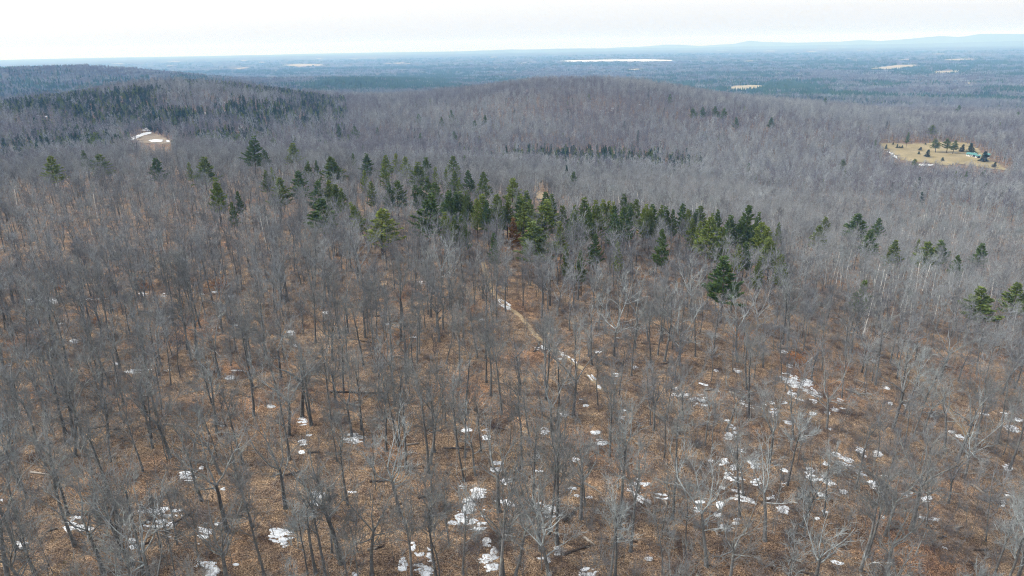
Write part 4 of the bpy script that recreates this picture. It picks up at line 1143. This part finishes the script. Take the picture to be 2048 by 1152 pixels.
# ------------------------------------------------------------------ logs, brush piles, rusty beeches
LOGS = {'B': [(1065,215,1175,200,1),(1360,232,1540,240,0),(1170,590,1260,570,0),(840,955,920,940,0),(500,610,590,565,0),(1060,745,1110,780,1),(1620,60,1790,100,0)],
 'C': [(345,400,500,470,1),(500,470,640,560,1),(370,765,480,655,0),(370,1000,570,935,0),(750,880,900,910,0),(770,410,850,480,0),(160,530,220,555,1),(900,560,925,510,1),(1100,620,1130,670,1)],
 'D': [(1045,110,1210,165,1),(1455,490,1620,600,1),(470,930,560,960,0),(190,1120,320,1140,0),(570,480,650,520,1)],
 'E': [(1180,1040,1390,1070,1),(640,1080,780,1050,0)],
 'F': [(540,810,960,815,0),(680,425,830,455,0),(1020,455,1090,425,1),(860,265,915,255,0)],
 'A': [(230,410,365,430,1),(350,830,420,810,1),(1250,780,1400,690,0)],
 'G': [(1080,610,1160,590,0),(160,520,205,440,0),(1560,810,1700,860,1),(930,455,1040,470,0)],
 'H': [(560,790,700,830,1),(780,390,880,430,0)]}
rng = np.random.default_rng(109)
for i in range(46):                                    # further logs lying in the litter
    tx, ty = rng.uniform(20, 1820), rng.uniform(120, 1100); t_ = 'ABCDEFGH'[i % 8]; l_ = rng.uniform(40, 130); a_ = rng.normal() * .5
    LOGS[t_].append((tx, ty, tx + l_ * math.cos(a_), ty + l_ * math.sin(a_) * .6, int(rng.random() < .4)))
for t, L in LOGS.items():
    for (xa, ya, xb, yb, pale_) in L:
        a, _ = hit(*tpx(t, xa, ya)); b, _ = hit(*tpx(t, xb, yb)); n = 8
        W = np.linspace(0, 1, n)[:, None]; P_ = a + (b - a) * W
        P_[:, :2] += rng.normal(size=(n, 2)) * .06
        P_[:, 2] = height(P_[:, 0], P_[:, 1]); P_[:, 2] = .5 * P_[:, 2] + .5 * np.linspace(P_[0, 2], P_[-1, 2], n) + .16
        bd = Build(); Rr = np.linspace(.24, .11, n) * rng.uniform(.85, 1.15); c0 = P_[0].copy()
        bd.tube(P_ - c0, Rr, 7)
        d = unit(P_[-1] - P_[0])
        bd.tube(np.stack([P_[0] - c0 - d * .02, P_[0] - c0 - d * .04]), np.array([Rr[0], .01]), 7)
        bd.tube(np.stack([P_[-1] - c0, P_[-1] - c0 + d * .05]), np.array([Rr[-1], .01]), 7)
        e = bpy.data.objects.new('fallen_log', None); COL.objects.link(e); e.location = c0
        tag(e, 'weathered pale fallen log lying on the forest floor' if pale_ else 'dark rotting fallen log lying in the leaf litter', 'log', 'pale fallen logs' if pale_ else 'dark fallen logs')
        LOGAT.append((e, P_[n // 2][:2], pale_, float(np.linalg.norm(P_[-1] - P_[0])))); obj('stem', bd.mesh('stem', MAT['log_pale' if pale_ else 'log'], True), e)
        bs = Build(); A, B = [], []
        for i in range(5):
            q, dd = along(P_ - c0, rng.uniform(.45, 1)); s = unit(side_dir(dd, rng, .9) + [0, 0, .5]); A.append(q); B.append(q + s * rng.uniform(.5, 1.8))
        bs.prisms(A, B, .04, .012, 4); obj('branch_stubs', bs.mesh('branch_stubs', MAT['log_pale' if pale_ else 'log']), e)
PILES = [('H', 690, 830, 3.4, 1), ('G', 1640, 830, 3.0, 1), ('B', 1715, 75, 2.6, 0), ('D', 560, 420, 3.6, 1), ('A', 1420, 720, 3.2, 0), ('C', 820, 640, 2.6, 0), ('H', 120, 350, 3.0, 1), ('G', 1430, 400, 3.2, 1), ('B', 1540, 950, 1.6, 0)]
for t, x, y, rr, pale_ in PILES:
    p, _ = hit(*tpx(t, x, y)); A, B = [], []
    for i in range(150):
        a = rng.uniform(0, 6.28); q = np.array([rng.normal() * rr * .45, rng.normal() * rr * .45, abs(rng.normal()) * .35 + .02]); d = np.array([math.cos(a), math.sin(a), rng.normal() * .3]); l = rng.uniform(.6, 2.2)
        A.append(q); B.append(q + d * l)
    A, B = np.array(A), np.array(B)
    A[:, 2] += height(A[:, 0] + p[0], A[:, 1] + p[1]) - p[2]; B[:, 2] += height(B[:, 0] + p[0], B[:, 1] + p[1]) - p[2]
    bd = Build(); bd.prisms(A, B, rng.uniform(.02, .05, 150), .012)
    o = obj('brush_pile', bd.mesh('brush_pile', MAT['twig_pale' if pale_ else 'brush']), loc=p)
    PILEAT.append((o, p[:2])); tag(o, 'pale tangle of fallen branches heaped on the slope' if pale_ else 'dark tangle of fallen branches on the leaf litter', 'brush', 'pale brush heaps' if pale_ else 'dark brush heaps')
for t, x, y, s in (('E', 1560, 60, 1.5), ('E', 1035, 62, 1.3), ('E', 690, 310, 1.0), ('E', 420, 70, 1.0), ('H', 540, 650, .8), ('G', 1660, 430, 1.3), ('H', 690, 545, 1.2), ('H', 200, 590, 1.3)):
    p, _ = hit(*tpx(t, x, y)); g = np.random.default_rng(int(x + y)); n = 420
    st = shrub(int(x), .018, 10, 2.6)
    C = np.stack([g.normal(size=n) * 1.0, g.normal(size=n) * .9, np.abs(g.normal(size=n)) * .8 + .4], 1)
    lv = Build(); lv.blades(C, g.normal(size=(n, 3)), .22, .14, g)
    e = bpy.data.objects.new('young_beech', None); COL.objects.link(e); e.location = p; e.scale = (s * 1.3, s * 1.3, s)
    BEECHAT.append((e, p[:2])); tag(e, 'young beech still holding rusty orange leaves under the bare trees', 'shrub', 'rusty young beeches')
    obj('stems', st.mesh('stems', MAT['brush']), e); obj('leaves', lv.mesh('leaves', MAT['beech']), e)

# twigs and sticks lying on the leaves: nobody could count them
def stick_bed(seed):
    g = np.random.default_rng(seed); b = Build(); n = 46
    A = np.stack([g.uniform(-3, 3, n), g.uniform(-3, 3, n), g.uniform(.03, .12, n)], 1); a = g.uniform(0, 6.28, n); l = g.uniform(.4, 2.4, n) ** 1.2
    B = A + np.stack([np.cos(a) * l, np.sin(a) * l, g.normal(size=n) * .1], 1)
    b.prisms(A, B, g.uniform(.012, .045, n), .012); return b.mesh('sticks', MAT['brush' if seed % 2 else 'log_pale'])
STC = proto_collection('stick_bed', [stick_bed(i) for i in range(6)])
rng = np.random.default_rng(120)
X, Y = jitter_points(66, 260, -46, 46, 240, rng); Z = height(X, Y); n = len(X)
eps = 1.5; gx_ = (height(X + eps, Y) - height(X - eps, Y)) / (2 * eps); gy_ = (height(X, Y + eps) - height(X, Y - eps)) / (2 * eps)
sc1 = rng.uniform(.6, 1.2, n)
scatter('fallen_twigs', np.stack([X, Y, Z], 1), np.stack([np.arctan(gy_), -np.arctan(gx_), 0 * X], 1), np.stack([sc1, sc1, sc1], 1), rng.integers(0, 6, n), STC, 'loose sticks and twigs strewn over the leaf litter', 'twigs')

# ------------------------------------------------------------------ buildings
def simple_mat(name, col, rough=.6):
    m, nt, b = new_mat(name, rough); co = nt.nodes.new('ShaderNodeTexCoord').outputs['Object']
    n = noise_node(nt, 1.5, 3, co); c = ramp(nt, n.outputs[0], [(.3, tuple(v * .85 for v in col)), (.7, col)])
    nt.links.new(c.outputs[0], b.inputs['Base Color']); return m
MW, MG, MD, MGl = simple_mat('white_siding', (.72, .72, .70)), simple_mat('green_metal_roof', (.09, .22, .21), .6), simple_mat('dark_opening', (.03, .03, .035)), simple_mat('window_glass', (.05, .06, .07), .15)
MGR, MLB = simple_mat('grey_siding', (.42, .45, .47)), simple_mat('pale_roof', (.62, .66, .68), .4)
def box(x0, x1, y0, y1, z0, z1):
    V = np.array([(x, y, z) for x in (x0, x1) for y in (y0, y1) for z in (z0, z1)])
    F = np.array([(0, 1, 3, 2), (4, 6, 7, 5), (0, 4, 5, 1), (2, 3, 7, 6), (0, 2, 6, 4), (1, 5, 7, 3)])
    return V, F
def gable(L, W, h, rise, over):
    t = .18; x0, x1 = -L / 2 - over, L / 2 + over; w = W / 2 + over; zb = h - rise * over / (W / 2)
    prof = [(-w, zb), (0, h + rise), (w, zb), (w, zb + t), (0, h + rise + t), (-w, zb + t)]
    V = [(x, y, z) for x in (x0, x1) for y, z in prof]
    F = [(0, 1, 7, 6), (1, 2, 8, 7), (2, 3, 9, 8), (3, 4, 10, 9), (4, 5, 11, 10), (5, 0, 6, 11)]
    return V, F, [(0, 5, 4, 1), (1, 4, 3, 2), (6, 7, 10, 11), (7, 8, 9, 10)]
def house(name, label, px, py, L, W, h, rise, rz, wall_m, roof_m, wins, doors, lift=.4):
    p, _ = hit(px, py); e = bpy.data.objects.new(name, None); COL.objects.link(e)
    e.location = (p[0], p[1], ground_at(p[0], p[1]) + lift); e.rotation_euler = (0, 0, rz)
    V, F = box(-L / 2, L / 2, -W / 2, W / 2, -1.5, h); V = list(map(tuple, V)); F = [list(f) for f in F]
    n = len(V); V += [(-L / 2, -W / 2, h), (-L / 2, W / 2, h), (-L / 2, 0, h + rise - .05), (L / 2, -W / 2, h), (L / 2, W / 2, h), (L / 2, 0, h + rise - .05)]
    me = bpy.data.meshes.new('wall'); me.from_pydata(V, [], F + [(n, n+2, n+1), (n+3, n+4, n+5)]); me.materials.append(wall_m); obj('wall', me, e)
    V, F, G = gable(L, W, h, rise, .6); me = bpy.data.meshes.new('roof'); me.from_pydata(V, [], F + G); me.materials.append(roof_m); ro = obj('roof', me, e)
    V, F = box(L * .2, L * .2 + .6, -.3, .3, h + rise * .6, h + rise + .9); obj('chimney', mesh_np('chimney', V, F, MGR), ro)
    for (x, z, w_, h_) in wins:
        V, F = box(x - w_ / 2, x + w_ / 2, -W / 2 - .06, -W / 2 + .04, z, z + h_); wo = obj('window', mesh_np('window', V, F, MW), e)
        V, F = box(x - w_ / 2 + .12, x + w_ / 2 - .12, -W / 2 - .09, -W / 2 - .03, z + .12, z + h_ - .12); obj('pane', mesh_np('pane', V, F, MGl), wo)
    for (x, w_, h_, dm_) in doors:
        V, F = box(x - w_ / 2, x + w_ / 2, -W / 2 - .08, -W / 2 + .04, 0, h_); obj('door', mesh_np('door', V, F, dm_), e)  # for open bays, a dark panel stands in for the shade inside
    tag(e, label, 'house'); return e
HA = rad(-34)
house('house', 'low white house with long teal green metal roof on the tan clearing', 1943, 313, 10, 7, 2.6, 1.6, HA - .25, MW, MG, [(-3.8, 1, 1.2, 1.1), (-1.6, 1, 1.2, 1.1)], [(.2, 1.1, 2.1, MD), (3.1, 2.8, 2.2, MD)])
house('garage', 'small green-roofed garage with dark open bay beside the white house', 1955, 316, 5, 5, 2.4, 1.1, HA + .1, MW, MG, [(-1.8, 1, .8, .9)], [(.7, 2.8, 2.1, MD)])
house('shed', 'little open shed with teal roof and white posts behind the conifer', 1972, 314, 6, 5, 2.7, 1.2, HA + .2, MW, MG, [(-2.6, 1.1, .8, .8)], [(.6, 4.6, 2.2, MD)])
house('cabin', 'pale grey roofed cabin half hidden in the wood below the hill', 1519, 397, 11, 8, 3.2, 2.2, rad(-20), MGR, MLB, [(-3, 1.1, 1.3, 1.2), (2.8, 1.1, 1.3, 1.2)], [(0, 1.1, 2.1, MD)], 0)
house('outbuilding', 'small white gabled outbuilding near the pale cabin in the wood', 1497, 391, 6, 5, 3.0, 1.8, rad(40), MW, MLB, [(-1.5, 1.1, 1.0, 1.0)], [(1.3, 1.4, 2.1, MD)], 0)

# ------------------------------------------------------------------ far mountains and the steam plume
def mountain(label, pts, dist, depth):
    """ridge line given by pixels, placed `dist` metres away"""
    V = []; pts = np.array(pts, float); pts[:, 1] += 1.8; xs = np.arange(pts[0, 0], pts[-1, 0] + 1, 6.0); ys = np.interp(xs, pts[:, 0], pts[:, 1])
    ys = ys + (fbm(xs / 40, xs * 0 + dist, 151, 4) - .5) * 2.2
    rows = [(-1.0, 0.0), (-.45, .45), (0, 1.0), (.5, .4), (1.0, 0.0)]
    for px, py in zip(xs, ys):
        d = ray(px, py); dh = d / math.hypot(d[0], d[1]); top = dh * dist; zt = top[2] + CAM_Z
        for o_, f in rows:
            q = dh * (dist + o_ * depth); V.append((q[0], q[1], -135 + (zt + 135) * f))
    n = len(xs); id_ = np.arange(n * 5).reshape(n, 5)
    q = np.stack([id_[:-1, :-1], id_[:-1, 1:], id_[1:, 1:], id_[1:, :-1]], -1).reshape(-1, 4)[:, ::-1]
    tag(obj('hills', mesh_np('hills', np.array(V), q, MAT['mountain'], True)), label, kind='structure')
mountain('low blue hills along the far horizon', [(-500, 128), (0, 123.5), (60, 120), (100, 122), (150, 119.5), (260, 118.5), (500, 112), (700, 107), (900, 101.5), (1020, 97), (1150, 95.5), (1400, 93), (1600, 89), (1750, 87), (1900, 83.5), (2048, 79), (2500, 70)], 23500, 1800)
mountain('pale cyan mountain range on the right horizon', [(1180, 97), (1300, 90), (1330, 87), (1400, 89.5), (1470, 86), (1500, 79), (1530, 82), (1600, 84), (1680, 81.5), (1720, 78), (1760, 80), (1820, 76), (1880, 71), (1920, 71.5), (1960, 66), (2048, 67), (2200, 60), (2500, 70)], 28500, 1500)

# ------------------------------------------------------------------ haze
V, F = box(-33000, 33000, -33000, 33000, -170, 300)
hz = bpy.data.materials.new('haze'); hz.use_nodes = True; nt = hz.node_tree; nt.nodes.clear()
out = nt.nodes.new('ShaderNodeOutputMaterial'); pv = nt.nodes.new('ShaderNodeVolumePrincipled')
pv.inputs['Color'].default_value = (.24, .51, 1.0, 1); pv.inputs['Absorption Color'].default_value = (1, 1, 1, 1)
pv.inputs['Density'].default_value = 1.1e-4; pv.inputs['Density Attribute'].default_value = ''; pv.inputs['Anisotropy'].default_value = 0.0
nt.links.new(pv.outputs[0], out.inputs['Volume'])
try: hz.cycles.homogeneous_volume = True
except Exception: pass
tag(obj('haze', mesh_np('haze', V, F, hz)), 'pale blue air haze thickening towards the horizon', kind='stuff')

# ------------------------------------------------------------------ labels that single the look-alikes out
NUM = {1: 'one', 2: 'two', 3: 'three', 4: 'four', 5: 'five', 6: 'six', 7: 'seven', 8: 'eight', 9: 'nine', 10: 'ten'}
SNP = np.array([p[:2] for _, p, *_ in SNOWS]); LGP = np.array([q[1] for q in LOGAT]); PLP = np.array([q[1] for q in PILEAT]); BEP = np.array([q[1] for q in BEECHAT])
TRP = np.array([t[0].location[:2] for t in TREES]); PIP = np.array([q[0].location[:2] for q in PINEOBJ])
def dist(A, x, y): return float(np.min(np.hypot(A[:, 0] - x, A[:, 1] - y)))
def near_what(x, y, self_d=None):
    if dist(TRAIL, x, y) < 6: return 'beside the straw trail'
    if dist(BEP, x, y) < 5: return 'by a rusty young beech'
    if dist(PLP, x, y) < 5: return 'by heaped fallen branches'
    i = int(np.argmin(np.hypot(LGP[:, 0] - x, LGP[:, 1] - y)))
    if np.hypot(*(LGP[i] - (x, y))) < 4: return 'beside a %s fallen log' % ('pale' if LOGAT[i][2] else 'dark')
    if dist(TRACK, x, y) < 6: return 'beside the old worn track'
    if self_d is not None:
        d = dist(SNP, x, y)
        if d < 2.6: return 'with snow at its foot'
        if d < 6: return 'a few steps from snow'
    if dist(PIP, x, y) < 9: return 'close to a pine'
    return None
for e, k, fk, sd2, s, lean in TREES:
    x, y = e.location[:2]; d = np.sort(np.hypot(TRP[:, 0] - x, TRP[:, 1] - y))[1]
    w = near_what(x, y, 1) or ('close beside another trunk' if d < 2.5 else ('apart in open litter' if d > 6 else 'in the leaf-strewn wood'))
    size = 'stout ' if s > 1.0 and k == 'o' else ('tall ' if s > .93 else ('small ' if s < .78 else ''))
    if lean > .13: size = 'leaning '
    if k == 'o': b = size + 'grey oak forking into %s limbs with %s side boughs' % (NUM[fk], NUM[min(sd2, 10)])
    elif k == 'a': b = size + 'straight bare tree with narrow crown of %s top stems' % NUM[fk]
    else: b = size + 'thin bare pole tree with short twigs'
    e['label'] = b + ', ' + w
for e, k, s in SAPS:
    x, y = e.location[:2]; w = near_what(x, y, 1) or ('at the foot of a bare tree' if dist(TRP, x, y) < 1.6 else 'in plain leaf litter')
    e['label'] = ['low', 'slender', 'tall', 'very tall'][k] + ' leafless sapling ' + w
for o, p, w_, h_, ux_, uy_ in SNOWS:
    if o.get('group') == 'snow strips on the trail': continue
    a = w_ * np.linalg.norm(ux_); b = h_ * np.linalg.norm(uy_)
    size = 'large ' if a * b > 14 else ('tiny ' if a * b < 2.5 else 'small '); shp = 'streak' if a > 2.2 * b else ('band' if b > 2.2 * a else 'patch')
    w = near_what(p[0], p[1]) or ('at the foot of a bare tree' if dist(TRP, p[0], p[1]) < 1.8 else 'on open brown leaf litter')
    if w.startswith('on open'):
        i = int(np.argmin(np.hypot(TRP[:, 0] - p[0], TRP[:, 1] - p[1]))); dd = np.hypot(*(TRP[i] - p[:2]))
        if dd < 5: w = {'o': 'near a forked oak', 'a': 'near a straight bare tree', 'p': 'near a thin pole tree'}[TREES[i][1]]
        m_ = np.sort(np.hypot(SNP[:, 0] - p[0], SNP[:, 1] - p[1]))[1]
        w += ', among other patches' if m_ < 3.5 else (', far from other snow' if m_ > 9 else '')
    o['label'] = size + 'ragged ' + shp + ' of old snow ' + w
for e, q, pale_, L in LOGAT:
    w = 'beside the straw trail' if dist(TRAIL, *q) < 6 else ('near snow patches' if dist(SNP, *q) < 3 else ('against a bare tree' if dist(TRP, *q) < 1.5 else 'on the brown leaf litter'))
    e['label'] = ('long ' if L > 9 else ('short ' if L < 4.5 else '')) + ('weathered pale' if pale_ else 'dark rotting') + ' fallen log ' + w
for q in PINEOBJ:
    if len(q) < 7 or not q[4] or q[4].startswith('scattered conifers'): continue
    e, sx, sz, lb, gr, cm, key = q; x, y = e.location[:2]
    d = np.sort(np.hypot(PIP[:, 0] - x, PIP[:, 1] - y))[1]
    shp = 'broad ' if sx > 1.25 * sz else ('narrow ' if sx < .75 * sz else ''); tall = 'tall ' if sz > 1.02 else ('short ' if sz < .8 else '')
    w = 'touching its neighbour' if d < 5 else ('standing alone among bare crowns' if d > 16 else 'near other pines')
    where = 'in the pine belt' if gr.startswith('white pines') else ('right of the pine belt' if 'right of' in gr else 'around the tan clearing')
    e['label'] = (tall + shp + key + ' pine ' + where + ', ' + w)
